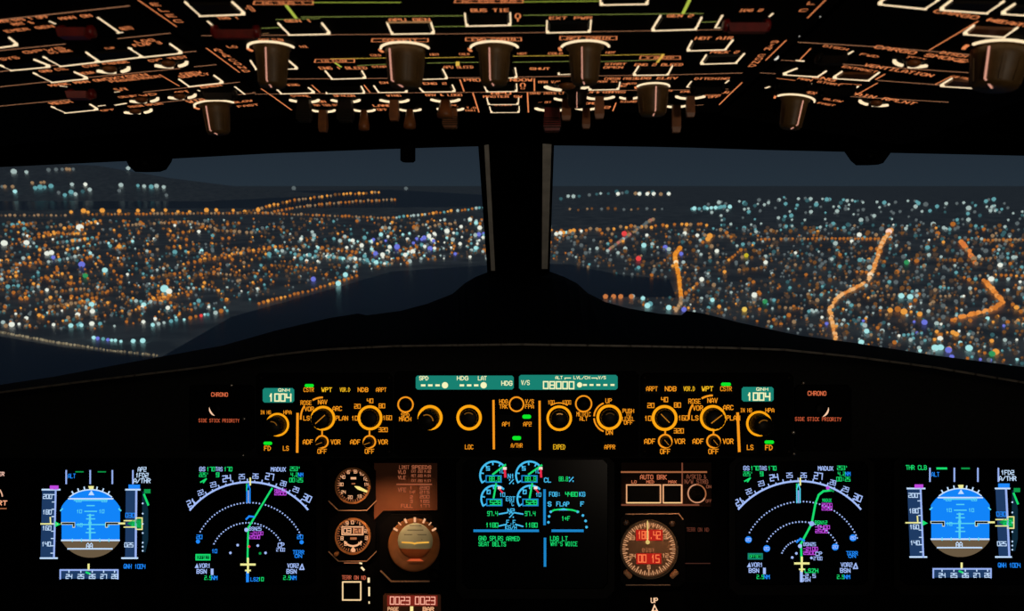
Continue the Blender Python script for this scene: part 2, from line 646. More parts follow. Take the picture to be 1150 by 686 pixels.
AV2 = [(1000, 260), (993, 270), (987, 285), (981, 303), (976, 315), (966, 322), (950, 330), (938, 338), (932, 350), (935, 366), (939, 384)]
chain(AV2, 1.7, 2.0, [(232, 158, 84), (226, 140, 66), (240, 180, 120)], 'winding', 0.8)
lit(998, 263, 3.2, (255, 214, 196), 'winding')
lit(977, 311, 2.8, (255, 220, 180), 'winding')
chain([(970, 334), (1022, 331)], 3, 1.4, [TAN, OR3], 'ro', 0.4)
chain([(1078, 272), (1088, 284), (1097, 300)], 1.9, 2.2, [(226, 130, 60), TAN, (216, 120, 60)], 'hook', 1.0)
chain([(1105, 317), (1115, 328), (1126, 341), (1118, 348), (1095, 354), (1068, 361)], 1.9, 2.2, [(232, 140, 60), (240, 156, 80), (206, 120, 50)], 'hook', 0.7)
for x in (680, 689, 697, 709):
    lit(x, 335.5, 3.0, (200, 120, 66), 'lakeside')
for x, y, c, r in ((722, 337, TE1, 2.6), (727, 346, TE1, 3.4), (730, 344, TE2, 3.2), (751, 348, TE1, 3.2), (768, 350, BLU, 3.0), (747, 280, BLU, 2.8), (751, 282, WH2, 2.6), (723, 278, TE1, 3.0), (765, 287, BLU, 2.4),
                   (769, 264, WH1, 2.4), (783, 266, WH1, 2.2), (805, 284, WH1, 2.5), (788, 316, WH1, 2.8), (792, 316, WH1, 2.8), (847, 334, WH1, 3.2), (800, 339, TE1, 2.6), (838, 289, (200, 180, 40), 2.6),
                   (797, 268, OR1, 3.4), (795, 271, OR1, 3.0), (836, 350, (240, 200, 90), 3.0), (859, 341, GRN, 2.8), (1018, 297, GRN, 2.6), (1050, 394, TE1, 3.6), (1056, 393, TE1, 3.2), (1065, 396, BLU, 3.2), (1088, 394, TE1, 3.4),
                   (967, 387, TE1, 3.2), (1012, 335, TE1, 3.0), (1022, 336, TE1, 3.0), (1015, 353, OR1, 3.4), (1008, 350, OR2, 3.2), (1113, 316, WH1, 2.8), (1123, 300, WH1, 2.4), (1114, 400, GRN, 3.0), (1118, 398, OR1, 3.2)):
    lit(x, y, r, c, 'rw')
MIX = DIML + [OR2, OR1, OR2, WH2, TE2, WH1, TE1, OR2]
scatter([(544, 236), (624, 256), (624, 294), (546, 294)], 220, MIX, 1.0, 2.2, 'lw')
scatter([(-420, 247), (-60, 247), (-60, 366), (-420, 362)], 800, MIX, 1.0, 2.0, 'lo')
scatter([(1220, 230), (1560, 236), (1560, 470), (1220, 425)], 1000, MIX, 1.1, 2.2, 'rw')
LIGHTS = [L for L in LIGHTS if L[1] > 184]
# the dark slope across the bay that carries the pale far lights
A0, A1, A2 = gnd(-100, 225), gnd(240, 225), CAM + ray(70, 184) * (gnd(70, 225) - CAM).length * 1.5
RS = Surf(A0, A1 - A0, A2 - A0)
b = MB()
top = [(-300, 182), (40, 183), (110, 188), (160, 201), (205, 208), (250, 224.5)]
b.face([RS.hit(*p) for p in [(-300, 225.5), (-300, 182), (40, 183), (110, 186), (160, 196), (205, 205), (250, 225)]], LAND)
bk = [RS.hit(*p) for p in [(-300, 182), (40, 183), (110, 186), (160, 196), (205, 205), (250, 225)]]
for p, q in zip(bk, bk[1:]):
    b.face([p, q, q + Vector((0, 6000, GZ - q.z)), p + Vector((0, 6000, GZ - p.z))], LAND)
b.build('hill', kind='structure')


def stand(x, y, what):
    if what == 'over' and x < 245 and y < 224:
        return RS.hit(x, y)
    return gnd(x, max(y, 213.5))


HUE = {OR1: 'bright orange', OR2: 'deep orange', OR3: 'dim orange', WH1: 'bright white', WH2: 'soft white', WH3: 'dim grey', TE1: 'bright teal', TE2: 'soft teal', TE3: 'dim teal',
       TAN: 'tan', BLU: 'blue violet', RED: 'red', BRN: 'dim brown', GRN: 'green'}
WHAT = {
 'row': ('{} lamp in the straight amber row along the near shore of the bay', 'amber shore road lamps across the bay'),
 'ridge': ('{} lamp in the thin streaks of road climbing inland near the skyline, through left windshield', 'streaks of road lamps near the skyline'),
 'shore': ('{} lamp along the ragged lower shore where the left city meets the dark river', 'lamps along the lower river shore'),
 'causeway': ('{} lamp on the causeway running into the dark river at lower left', 'causeway lamps'),
 'over': ('{} light on the dark far shore above the amber row, through left windshield', 'pale lights on the far shore'),
 'lo': ('{} lamp among the packed street blocks of the left city', 'street lamps of the left city'),
 'lw': ('{} light shining among the packed blocks of the left city', 'cool lights of the left city'),
 'far': ('small {} light filling the blocks of the city', 'small dim city lights'),
 'ro': ('{} lamp scattered between the street blocks of the right city', 'street lamps of the right city'),
 'rw': ('{} light scattered over the blocks of the right city', 'cool lights of the right city'),
 'steep': ('{} lamp on the short steep avenue beside the dark lake, through right windshield', 'steep avenue lamps'),
 'winding': ('{} lamp on the long winding avenue in the middle of the right windshield', 'winding avenue lamps'),
 'hook': ('{} lamp on the hooked road near the far end of the right windshield', 'hooked road lamps'),
 'lakeside': ('orange lamp in the short row of four on the near shore of the dark lake', 'lakeside lamps'),
}
# a lamp: a squat lantern globe on a short post, eight-sided
BALL = [(0.0, 0.10), (0.12, 0.10), (0.12, 0.62), (0.45, 0.95), (1.0, 1.12), (1.55, 0.95), (1.88, 0.62), (2.1, 0.05)]


def lamp_geo(b, P, R, mat, seg=8):
    b.lathe(P, Vector((0, 0, 1)), Vector((1, 0, 0)), [(h * R, r * R) for h, r in BALL], mat, seg, False)


def size_at(P, r):
    return max(0.6, r * (P - CAM).length / F)


HEAD = [(-330, 196), (-120, 190), (0, 185), (150, 178), (300, 170), (440, 165), (537, 162), (622, 161), (760, 163), (860, 166), (1000, 169), (1150, 172), (1280, 176), (1480, 184)]
SILL = [(-330, 496), (-120, 458), (0, 432), (60, 423), (140, 408), (200, 397), (250, 388), (310, 371), (370, 357), (402, 352), (412, 354), (450, 349), (480, 341), (508, 330), (522, 318), (534, 311), (549, 305), (585, 303),
        (618, 305), (634, 311), (648, 318), (660, 329), (680, 339), (705, 346), (740, 352), (765, 354), (771, 349), (790, 352), (830, 362), (880, 373), (900, 377), (960, 385), (1050, 399), (1150, 412), (1280, 431), (1480, 464)]
LIPL = [(-330, 489), (-120, 459), (0, 441), (100, 428), (200, 416), (240, 411), (300, 400), (360, 393), (440, 389), (580, 387), (720, 389), (820, 391), (880, 393), (960, 401), (1050, 413), (1150, 430), (1280, 450), (1480, 480)]


def ip(tab, x):
    for (x0, y0), (x1, y1) in zip(tab, tab[1:]):
        if x <= x1:
            return y0 + (y1 - y0) * max(0, (x - x0)) / (x1 - x0)
    return tab[-1][1]



def in_view(L):
    return 0 < L[0] < 1150 and ip(HEAD, L[0]) < L[1] < ip(SILL, L[0]) - 1 and not 540 < L[0] < 620


LIGHTS.sort(key=lambda L: (not in_view(L), -L[2]))
CELL, kept = {}, []
for L in LIGHTS:                              # no two lamps stand inside one another
    P = stand(L[0], L[1], L[4])
    R = size_at(P, L[2]) * 0.85 * 1.2
    kx, ky = int(P.x // 120), int(P.y // 120)
    if all((P - q).length > R + r for i in (-1, 0, 1) for j in (-1, 0, 1) for q, r in CELL.get((kx + i, ky + j), ())):
        CELL.setdefault((kx, ky), []).append((P, R))
        kept.append(L)
LIGHTS = kept
protos = {}
mass = MB()
for i, (x, y, r, c, what) in enumerate(LIGHTS):
    P = stand(x, y, what)
    R = size_at(P, r) * 0.85
    m = glow(c, 1.0, False)
    if i < 290:
        if c not in protos:
            q = MB()
            lamp_geo(q, Vector(), 1.0, m, 10)
            o = q.build('city_lamp')
            protos[c] = o
        else:
            o = protos[c].copy()
            COL.objects.link(o)
        o.location = P
        o.scale = (R, R, R)
        hue = HUE.get(c, 'orange' if c[0] > 195 and c[2] < 130 else 'pale pink' if c[0] > 220 else 'tan')
        tag(o, WHAT[what][0].format(hue), 'lamp', hue + ' ' + WHAT[what][1])
    else:
        q = [(0, .3), (.5, .95), (1.0, 1.12), (1.6, .9), (2.0, .1)]
        mass.lathe(P, Vector((0, 0, 1)), Vector((1, 0, 0)), [(h * R, k * R) for h, k in q], m, 6, False)
o = mass.build('city_glow', kind='stuff')
tag(o, 'thousands of small orange, white and teal lights of the city at night', 'city lights')

# ---------------------------------------------------------------- windshield, posts, roof, walls
def ytop(px):
    return 1.17 - 0.00024 * abs(px - 580)


def ybase(px):
    return 1.50 - 0.00042 * abs(px - 580)


def loft(b, rows, mat, smooth=True):
    n = len(rows[0])
    V = [p for r in rows for p in r]
    Fc = [(j * n + i, j * n + i + 1, (j + 1) * n + i + 1, (j + 1) * n + i) for j in range(len(rows) - 1) for i in range(n - 1)]
    b.mesh(V, Fc, mat, smooth)


def stations(x0, x1, step=20):
    k = max(2, int((x1 - x0) / step))
    return [x0 + (x1 - x0) * i / k for i in range(k + 1)]


for nm, x0, x1 in (('window_1', -300, 546), ('window_2', 612, 1450)):
    st = stations(x0, x1, 40)
    fr = MB()
    # slim rubber surround: along the header and down the outer end
    pts = [at_y(x, ip(HEAD, x) - 3, ytop(x)) for x in st]
    for a, c in zip(pts, pts[1:]):
        fr.prism([a + Vector((0, -.012, -.002)), c + Vector((0, -.012, -.002)), c + Vector((0, .012, -.006)), a + Vector((0, .012, -.006))], Vector((0, 0, .02)), SOFT)
    xo = x0 if x0 < 0 else x1
    p0, p1 = at_y(xo, ip(HEAD, xo) - 6, ytop(xo)), at_y(xo, 500, ybase(xo))
    fr.prism([p0, p0 + Vector((0, .05, 0)), p1 + Vector((0, .05, 0)), p1], Vector((-.05 if x0 < 0 else .05, -.02, 0)), SOFT)
    f = fr.build(nm, kind='structure')
    g = MB()
    up = [at_y(x, ip(HEAD, x) - 8, ytop(x) + 0.004) for x in st]
    dn = [at_y(x, 500, ybase(x) + 0.004) for x in st]
    loft(g, [up, dn], GLASS)
    g.build('pane', f)

# centre post between the two panes, with pale trim strips on both sides
def slant(pts_top, pts_bot, yt, yb, mat, dy, b):
    (a, t0), (c, t1) = pts_top
    (d, t2), (e, t3) = pts_bot
    P = [PS.hit(a, t0, yt), PS.hit(c, t1, yt), PS.hit(e, t3, yt), PS.hit(d, t2, yt)]
    b.prism(P, PS.n * -dy, mat)


PS = Surf(at_y(580, 156, 1.165), (1, 0, 0), at_y(580, 330, 1.49) - at_y(580, 156, 1.165))
b = MB()
slant([(536.5, 156), (622.5, 156)], [(549, 330), (616.5, 330)], 0.0, 0, SOFT, 0.05, b)
post = b.build('pillar_center', kind='structure')
b = MB()
slant([(543.5, 157), (548.5, 157)], [(551.5, 304), (556, 304)], 0.006, 0, paint('trim_shade', (206, 204, 198), 0.7, .1, 30), 0.005, b)
b.build('trim_1', kind='structure')
b = MB()
slant([(609.5, 157), (619.5, 157)], [(608.5, 302), (615, 302)], 0.006, 0, GREY, 0.005, b)
b.build('trim_2', kind='structure')

# roof lining: over the crew, past the overhead panel, down to the header
st = stations(-330, 1480, 40)
TF = OH.uv(OH.hit(575, 127))[1]


def roof(X, t, off):
    ax = abs(X)
    drop = max(0, min(ax, .291 if X > 0 else 9) - HINGE) * math.tan(aL if X < 0 else aR)
    return OH.o + Vector((X, 0, 0)) + V1 * t - UPP * (drop - off)


hd = [at_y(x, ip(HEAD, x), ytop(x)) for x in st]
rows = [[p + Vector((0, .05, .10)) for p in hd], [p + Vector((0, .012, -.001)) for p in hd], hd]
rows.append([at_y(x, 146 + 0.00006 * (x - 580) ** 2 * 0.5, 0.80 - 0.0001 * abs(x - 580)) for x in st])
rows.append([roof(p.x * 0.80, TF + .012, .004) for p in hd])
rows.append([roof(p.x * 0.85, TF - .004, .006) for p in hd])
rows.append([roof(p.x * 0.9, 0.0, .006) for p in hd])
rows.append([roof(p.x, -0.85, .006) for p in hd])
b = MB()
loft(b, rows, SOFT, False)
b.build('ceiling', kind='structure')
XL, XR = hd[0].x, hd[-1].x
b = MB()
b.prism([(XL - .02, -.85, -.02), (XR + .02, -.85, -.02), (XR + .02, 1.6, -.02), (XL - .02, 1.6, -.02)], Vector((0, 0, .02)), SOFT)
b.build('floor', kind='structure')
for nm, X, s in (('wall_left', XL, -1), ('wall_right', XR, 1)):
    b = MB()
    b.prism([(X, -.85, 0), (X, 1.12, 0), (X, 1.12, .95), (X, .95, 1.16), (X, -.85, 1.4)], Vector((s * .03, 0, 0)), SOFT)
    b.build(nm, kind='structure')
b = MB()
b.prism([(XL, -.85, 0), (XR, -.85, 0), (XR, -.85, 1.46), (XL, -.85, 1.46)], Vector((0, -.03, 0)), SOFT)
b.build('wall_back', kind='structure')


# things hanging from the header
def hang(name, pts, y, dy, label, cat, extra):
    top = at_y(pts[0][0], pts[0][1], y)
    t = thing(name, label, cat, top)
    q = MB()
    q.prism([at_y(x, yy, y) for x, yy in pts], Vector((0, dy, 0)), SOFT)
    q.build('body', t)
    q = MB()
    extra(q)
    q.build('clamp' if 'bracket' in name else 'screw', t)


hang('visor_bracket', [(138, 173), (184, 171), (181, 181), (175, 190), (168, 192.5), (152, 193), (145, 187)], 1.04, .03,
     'black wedge-shaped visor bracket under the header of the left windshield', 'bracket',
     lambda q: q.lathe(at_y(160, 183, 1.032), Vector((0, 1, 0)), Vector((1, 0, 0)), [(0, .006), (.008, .007)], CAPB, 14))
hang('visor_bracket', [(954, 163), (1004, 164), (1000, 172), (992, 183), (986, 185), (972, 185), (966, 180)], 1.04, .03,
     'black wedge-shaped visor bracket under the header of the right windshield', 'bracket',
     lambda q: q.lathe(at_y(979, 175, 1.032), Vector((0, 1, 0)), Vector((1, 0, 0)), [(0, .006), (.008, .007)], CAPB, 14))
hang('sight_block', [(449.5, 160), (463.5, 160), (463.5, 180), (461, 182), (452, 182), (449.5, 180)], 1.10, .025,
     'small black sighting block hanging from the header near the center post', 'bracket',
     lambda q: q.lathe(at_y(456, 174, 1.094), Vector((0, 1, 0)), Vector((1, 0, 0)), [(0, .003), (.006, .004)], CAPB, 12))

# ---------------------------------------------------------------- glareshield
st = sorted(set(stations(-330, 1480, 24) + [x for x, _ in SILL]))
back = [at_y(x, ip(SILL, x), ybase(x) - 0.03) for x in st]
r0 = [at_y(x, 520, ybase(x) - 0.02) for x in st]
lip = [GS.hit(x, ip(LIPL, x), -0.035) for x in st]


def roll(x):
    return max(ip(LIPL, x) + 10, 414)


mid = [GS.hit(x, ip(LIPL, x) + 5, -0.014) for x in st]
fr1 = [GS.hit(x, roll(x), -0.006) for x in st]
fr2 = [GS.hit(x, 514, -0.006) for x in st]
und = [MP.hit(x, 505, 0.012) for x in st]
b = MB()
loft(b, [r0, back, lip, mid, fr1, fr2, und], PAD)
gs = thing('glareshield', 'wide black padded glareshield rising to a hump at the center post', 'glareshield', GS.hit(580, 514))
b.build('pad', gs)
b = MB()
for a, c in zip(lip, lip[1:]):
    b.bar(a + GS.n * .001, c + GS.n * .001, .0036, GS.n, .0022, LIP)
b.build('lip_highlight', gs)  # added strip that paints the highlight on the glareshield edge


# ---------------------------------------------------------------- overhead panels
TA, TB, TC, TD, TE = (Tile(x, 0, 290 / 1150.0) for x in (0, 200, 400, 600, 860))
LG = glow((236, 138, 84))                    # orange-pink legends
LGD = glow((170, 96, 56))
LN = glow((176, 122, 88))                    # thin border lines
FRM = glow((255, 226, 182), 1.1)             # bright lit button frames
FRD = glow((150, 110, 70))
GRN1 = glow((170, 186, 70))
GRN2 = glow((146, 158, 78))
AMB = glow((214, 176, 70))
PT = glow((214, 150, 128))
DOT = glow((230, 224, 210))


class Panel:
    """One lift-out overhead panel: faceplate slab plus what is on it."""
    def __init__(self, name, label, surf, u0, u1, v0, v1):
        self.s = surf
        c = surf.at((u0 + u1) / 2, (v0 + v1) / 2)
        self.t = thing(name, label, 'panel', c)
        b = MB()
        g = 0.0006
        b.prism([surf.at(u0 + g, v0 + g, -.003), surf.at(u1 - g, v0 + g, -.003), surf.at(u1 - g, v1 - g, -.003), surf.at(u0 + g, v1 - g, -.003)], surf.n * .003, BLACK)
        b.build('faceplate', self.t)
        self.lines = Draw(surf, TA, .0004)
        self.let = Draw(surf, TA, .0005)

    def line(self, tile, pts, w=5, mat=None):
        self.lines.t = tile
        self.lines.line(pts, w * .85, mat or LN)

    def text(self, tile, s, x, y, w, h=15, mat=None, **k):
        self.let.t = tile
        self.let.text(s, x, y, w, h * (.82 if len(s) > 1 else .6), mat or LG, wt=.16, turn='u', **k)

    def side(self, tile, s, x, y, length, h, way):
        """lettering that runs fore and aft; length and height in metres"""
        self.let.t = tile
        self.let.text(s, x, y, length, h, LG, wt=.16, turn=way)

    def box(self, tile, x0, y0, x1, y1, skew=0, mat=None):
        self.lines.t = tile
        self.lines.line([(x0 + skew, y0), (x1 - skew * 0, y0), (x1, y1), (x0, y1), (x0 + skew, y0)], 5, mat or LG)

    def done(self):
        if self.lines.f:
            self.lines.build('panel_lines', self.t)
        if self.let.f:
            self.let.build('lettering', self.t)

    # a square push button in a lit frame: corner points TL, BL, BR, TR in tile coordinates
    def button(self, tile, tl, bl, br, tr=None, w=11, top=None, left=True, right=True, cap=None):
        S = self.s
        H = lambda p, o=0.0: S.hit(*tile(*p), o)
        BL, BR, TL = H(bl), H(br), H(tl)
        dep = max(.006, (TL - BL).dot(-S.ey))
        TR = H(tr) if tr else BR - S.ey * dep
        wd = w * tile.s * S.mm(*tile(*bl)) * 1.0
        q = MB()
        ins = S.ex * wd * .8
        q.prism([BL + ins - S.ey * wd, BR - ins - S.ey * wd, TR - ins + S.ey * wd, TL + ins + S.ey * wd], S.n * .0012, cap or CAPB, .96)
        k = q.build('push_button', self.t)
        q = MB()
        hgt = .0016
        wf = .0007
        hgt = .0012
        q.bar(BL, BR, wf, S.n, hgt, FRM)
        if left:
            q.bar(BL, BL + (TL - BL) * .98, wf, S.n, .0006, FRM)
        if right:
            q.bar(BR, BR + (TR - BR) * .98, wf, S.n, .0006, FRM)
        if top:
            q.bar(TL, TR, wf * .6, S.n, .0006, FRD)
        q.build('light_frame', k)
        return k

    # a round switch in a broken lit ring, with a lever hanging down into view
    def toggle(self, tile, c, rx, lever=None, a0=205, a1=335, gap=26, lw=None, style='flat', mat=None):
        S = self.s
        C = S.hit(*tile(*c))
        R = rx * tile.s * S.mm(*tile(*c))
        C = C - S.ey * R * .72               # the far side of the ring is the one in view
        q = MB()
        q.lathe(C, S.n, S.ex, [(0, R * .55), (.0006, R * .53), (.0008, R * .3)], CAPB, 20)
        k = q.build('toggle_switch' if lever else 'test_button', self.t)
        q = MB()
        for x0, x1 in ((22, 90 - gap * .2), (90 + gap * .2, 158)):
            q.annulus(C, R * .84, R, -S.ex, S.ey, FRM, x0, x1, h=.0011, seg=48)
        q.build('light_ring', k)
        if lever:
            L = lever * tile.s * S.mm(*tile(*c))
            W = (lw or rx * .42) * tile.s * S.mm(*tile(*c))
            q = MB()
            base = C + S.n * .0008 + S.ey * R * .35
            if style == 'cone':
                q.lathe(base, S.n, S.ex, [(0, W * .32), (L * .75, W * .62), (L * .95, W * .60), (L, W * .4)], mat or LEVER, 14)
            else:
                d = W * .34
                prof = [(-W * .42, -d), (W * .42, -d), (W * .42, d), (-W * .42, d)]
                q.prism([base + S.ex * x + S.ey * y for x, y in prof], S.n * L * .8, mat or LEVER, 1.12)
                q.prism([base + S.n * L * .8 + S.ex * x * 1.12 + S.ey * y * 1.12 for x, y in prof], S.n * L * .2, mat or LEVER, .8)
            q.build('lever', k)
            if style == 'ribbed':
                q = MB()
                for i in range(5):
                    z = L * (.45 + .1 * i)
                    q.prism([base + S.n * z + S.ex * x * 1.2 + S.ey * y * 1.25 for x, y in prof], S.n * L * .035, KNOBD)
                q.build('grip_ridges', k)
        else:
            q = MB()
            q.lathe(C + S.n * .0008, S.n, S.ex, [(0, R * .36), (.0016, R * .34), (.0024, R * .2)], LEVER, 18)
            q.build('cap', k)
        return k

    # a rotary selector hanging from the panel, with a lit rim at its root and a pointer line
    def knob(self, tile, c, rx, half, length, tilt=0.0, mat=None, rim=True):
        S = self.s
        C = S.hit(*tile(*c))
        m = tile.s * S.mm(*tile(*c))
        R, r, L = rx * m, half * m, length * m
        C = C + S.ey * R * .12
        q = MB()
        q.lathe(C, S.n, S.ex, [(0, R * .80), (.0010, R * .80), (.0016, r * 1.08), (.005, r * 1.03), (L * .93, r * .86), (L, r * .78)], mat or KNOB, 32, True)
        for i in range(10):
            t = 2 * math.pi * i / 10
            d = S.ex * math.cos(t) + S.ey * math.sin(t)
            q.bar(C + S.n * .007 + d * r * .97, C + S.n * L * .9 + d * r * .85, r * .14, d, r * .06, mat or KNOB)
        k = q.build('rotary_knob', self.t)
        if rim:
            q = MB()
            q.annulus(C + S.n * .0004, R * .97, R * 1.05, -S.ex, S.ey, FRM, 190, 350, h=.0009, seg=64)
            q.annulus(C + S.n * .0004, R * 1.02, R * 1.13, -S.ex, S.ey, LG, 0, 20, h=.0005, seg=64)
            q.build('light_ring', k)
        q = MB()
        t = math.radians(-90 + tilt)
        d = S.ex * math.cos(t) + S.ey * math.sin(t)
        p0, p1, p2 = C + S.n * .003 + d * r * 1.08, C + S.n * L * .93 + d * r * .93, C + S.n * (L + .0004)
        q.bar(p0, p1, r * .07, d, .0006, PT)
        q.bar(p1 - S.n * 0, p2 + d * r * .2, r * .07, S.n, .0004, PT)
        q.build('pointer', k)
        return k

    # a flap guard over a switch: hinge lugs, a bar and a red or black flap
    def guard(self, tile, x0, x1, y, h, mat):
        S = self.s
        a, c = S.hit(*tile(x0, y)), S.hit(*tile(x1, y))
        d = S.ey * (h * tile.s * S.mm(*tile(x0, y)))
        q = MB()
        q.prism([a + S.n * .003, c + S.n * .003, c + S.n * .003 - d, a + S.n * .003 - d], S.n * .004, mat, .9)
        k = q.build('switch_guard', self.t)
        q = MB()
        for p in (a, c):
            q.lathe(p - S.ex * .0015 + S.n * .003, S.ex, S.n, [(0, .0022), (.0005, .003), (.0025, .003), (.003, .0022)], mat, 14)
        q.build('hinge', k)
        return k


def vy(S, tile, x, y):
    return S.uv(S.hit(*tile(x, y)))[1]


def ux(S, px, py):
    return S.uv(S.hit(px, py))[0]


v0, v1, v2, v3, v4 = (OH.uv(OH.hit(575, y))[1] for y in (-60, 38.6, 88.2, 103.5, 127))
xw = HINGE - .0008
# --- electrical panel
P = Panel('electrical_panel', 'overhead panel with AC bus lines, generator buttons and two red guards, topmost center row', OH, -xw, xw, v0, v1)
P.box(TB, 335, 5, 600, 20, 6)
P.text(TB, 'AC BUS 1', 470, 13, 190, 11)
P.line(TB, [(600, 11), (990, 11)], 8, GRN1)
P.line(TB, [(482, 25), (525, 80)], 18, GRN1)
P.line(TB, [(435, 87), (632, 83)], 5, GRN2)
P.line(TB, [(550, 76), (1275, 70)], 7, GRN2)
P.line(TB, [(372, 126), (462, 122)], 6, GRN2)
P.text(TB, 'GEN 1', 535, 93, 115, 13)
P.button(TB, (445, 100), (492, 147), (675, 143), (640, 100))
P.button(TB, (30, 5), (95, 62), (295, 55), (240, 5), cap=KNOBD)
P.text(TB, '*O', 315, 38, 34, 30)
P.text(TB, 'IDG 1', 222, 80, 95, 11)
P.guard(TB, 165, 350, 112, 30, REDG)
P.line(TB, [(132, 95), (156, 116)], 12, FRM)
P.line(TB, [(178, 132), (192, 146)], 12, FRM)
P.line(TB, [(378, 150), (402, 148)], 6, FRD)
P.text(TB, 'APU GEN', 1030, 88, 180, 14)
P.button(TB, (930, 97), (950, 143), (1140, 140), (1125, 95), top=True)
P.box(TC, 438, -2, 742, 12, 4)
P.text(TC, 'AC ESS BUS', 592, 6, 240, 11)
P.line(TC, [(742, 8), (1080, 5)], 8, GRN1)
P.line(TC, [(345, 119), (548, 116)], 6, GRN2)
P.line(TC, [(652, 115), (846, 114)], 6, GRN2)
P.line(TC, [(548, 116), (548, 108)], 6, GRN2)
P.line(TC, [(652, 115), (652, 107)], 6, GRN2)
P.text(TC, 'BUS TIE', 595, 46, 165, 15)
P.button(TC, (484, 57), (490, 107), (688, 103), (686, 54))
P.lines.t = TC
P.lines.arc(720, 72, 11, 0, 360, 6, LG)
P.line(TC, [(720, 84), (720, 94)], 8, LG)
P.line(TC, [(746, 68), (1545, 60)], 6, GRN2)
P.text(TC, 'EXT PWR', 955, 80, 185, 13)
P.button(TC, (850, 90), (848, 137), (1042, 133), (1046, 87))
P.button(TC, (1088, -30), (1088, 12), (1298, 8), (1302, -30))
P.text(TD, 'GEN 2', 650, 70, 110, 14)
P.button(TD, (563, 66), (525, 128), (722, 122), (746, 74))
P.line(TD, [(694, -4), (662, 60)], 18, GRN1)
P.line(TD, [(740, 99), (815, 97)], 6, GRN2)
P.text(TD, 'IDG 2', 965, 46, 100, 12)
P.guard(TD, 855, 1035, 84, 38, REDG)
P.line(TD, [(838, 68), (806, 124), (826, 124)], 11, FRM)
P.line(TD, [(1048, 74), (1062, 60)], 11, FRM)
P.line(TD, [(1008, 120), (1030, 98)], 11, FRM)
P.line(TB, [(105, 159), (1275, 150), (2540, 130)], 6, LN)
P.line(TA, [(615, 0), (785, 118)], 7, LG)
for ch, x, y in (('E', 692, 20), ('L', 728, 45), ('E', 762, 70), ('C', 794, 94)):
    P.text(TA, ch, x, y, 34, 18)
P.line(TE, [(266, 0), (186, 80)], 7, LG)
for ch, x, y in (('E', 228, -14), ('L', 205, 14), ('C', 168, 46)):
    P.text(TE, ch, x, y, 30, 18)
P.done()
# --- air conditioning panel
P = Panel('air_conditioning_panel', 'overhead air conditioning panel with the row of big brown temperature knobs', OH, -xw, xw, v1, v2)
P.text(TB, 'PACK FLOW', 415, 178, 105, 13)
P.text(TB, 'LO', 240, 208, 40, 10)
P.text(TB, 'HI', 560, 208, 32, 10)
P.knob(TB, (415, 206), 103, 70, 175, -2)
P.box(TB, 862, 172, 1113, 186, 4)
P.text(TB, 'COCKPIT', 988, 179, 150, 11)
P.knob(TB, (1010, 210), 108, 84, 170, -38)
P.box(TC, 488, 168, 735, 182, 0)
P.text(TC, 'FWD CABIN', 612, 175, 190, 11)
P.knob(TC, (615, 206), 106, 68, 168, -14)
P.box(TC, 908, 162, 1160, 177, 0)
P.text(TC, 'AFT CABIN', 1034, 170, 190, 11)
P.knob(TC, (1020, 203), 106, 68, 165, -14)
for x in (990, ):
    P.line(TB, [(x, 190), (x, 200)], 22, AMB)
for x in (612, 1025):
    P.line(TC, [(x, 184), (x, 194)], 22, AMB)
P.text(TB, 'COLD', 880, 246, 44, 10)
P.text(TC, 'HOT', 350, 243, 40, 10)
P.text(TC, 'COLD', 482, 241, 44, 10)
P.text(TC, 'HOT', 740, 239, 40, 10)
P.text(TC, 'COLD', 888, 238, 62, 10)
P.text(TD, 'HOT', 340, 234, 40, 10)
P.line(TB, [(680, 262), (925, 258)], 7, AMB)
P.line(TC, [(305, 258), (522, 254)], 7, AMB)
P.line(TC, [(700, 250), (955, 247)], 7, AMB)
P.line(TD, [(298, 246), (575, 242)], 7, AMB)
P.line(TB, [(800, 292), (935, 286)], 6, GRN2)
P.line(TC, [(318, 281), (552, 277)], 6, GRN2)
P.line(TC, [(700, 277), (948, 273)], 6, GRN2)
P.line(TD, [(298, 274), (560, 267)], 6, GRN2)
P.line(TD, [(575, 242), (548, 278)], 14, AMB)
P.line(TC, [(452, 276), (452, 292)], 20, AMB)
P.box(TB, 608, 264, 785, 278, 4)
P.text(TB, 'LO FLOW', 695, 271, 110, 9)
P.line(TB, [(700, 280), (725, 298)], 12, GRN1)
P.text(TB, 'ENG 1 BLEED', 735, 303, 210, 13)
P.text(TB, 'START', 905, 297, 80, 9)
P.button(TB, (655, 313), (682, 345), (835, 341), (818, 313))
P.button(TB, (322, 267), (345, 302), (530, 299), (490, 266), w=9)
P.button(TC, (265, 310), (290, 346), (405, 343), (385, 305), w=9)
P.text(TC, 'APU BLEED', 455, 299, 130, 13)
P.button(TC, (566, 300), (572, 342), (715, 338), (708, 300), w=9)
P.text(TC, 'SHUT', 818, 306, 85, 11)
P.text(TD, 'START', 362, 285, 90, 10)
P.text(TD, 'OPEN', 352, 300, 82, 10)
P.button(TC, (904, 302), (900, 324), (960, 322), (962, 300), w=7, left=False)
P.text(TD, 'HOT AIR', 800, 170, 160, 14)
P.button(TD, (702, 180), (682, 218), (855, 213), (885, 175))
P.text(TD, 'PACK 2', 848, 232, 120, 12)
P.button(TD, (766, 242), (742, 278), (902, 273), (936, 236), cap=KNOBD)
P.box(TD, 470, 250, 650, 264, 4)
P.text(TD, 'X BLEED', 560, 257, 120, 9)
P.text(TD, 'ENG 2 BLEED', 555, 288, 210, 12)
P.button(TD, (465, 292), (442, 328), (597, 326), (616, 290))
P.line(TB, [(458, 352), (1300, 346), (2250, 332), (2512, 325)], 7, LN)
P.line(TA, [(920, 215), (1066, 322)], 7, LG)
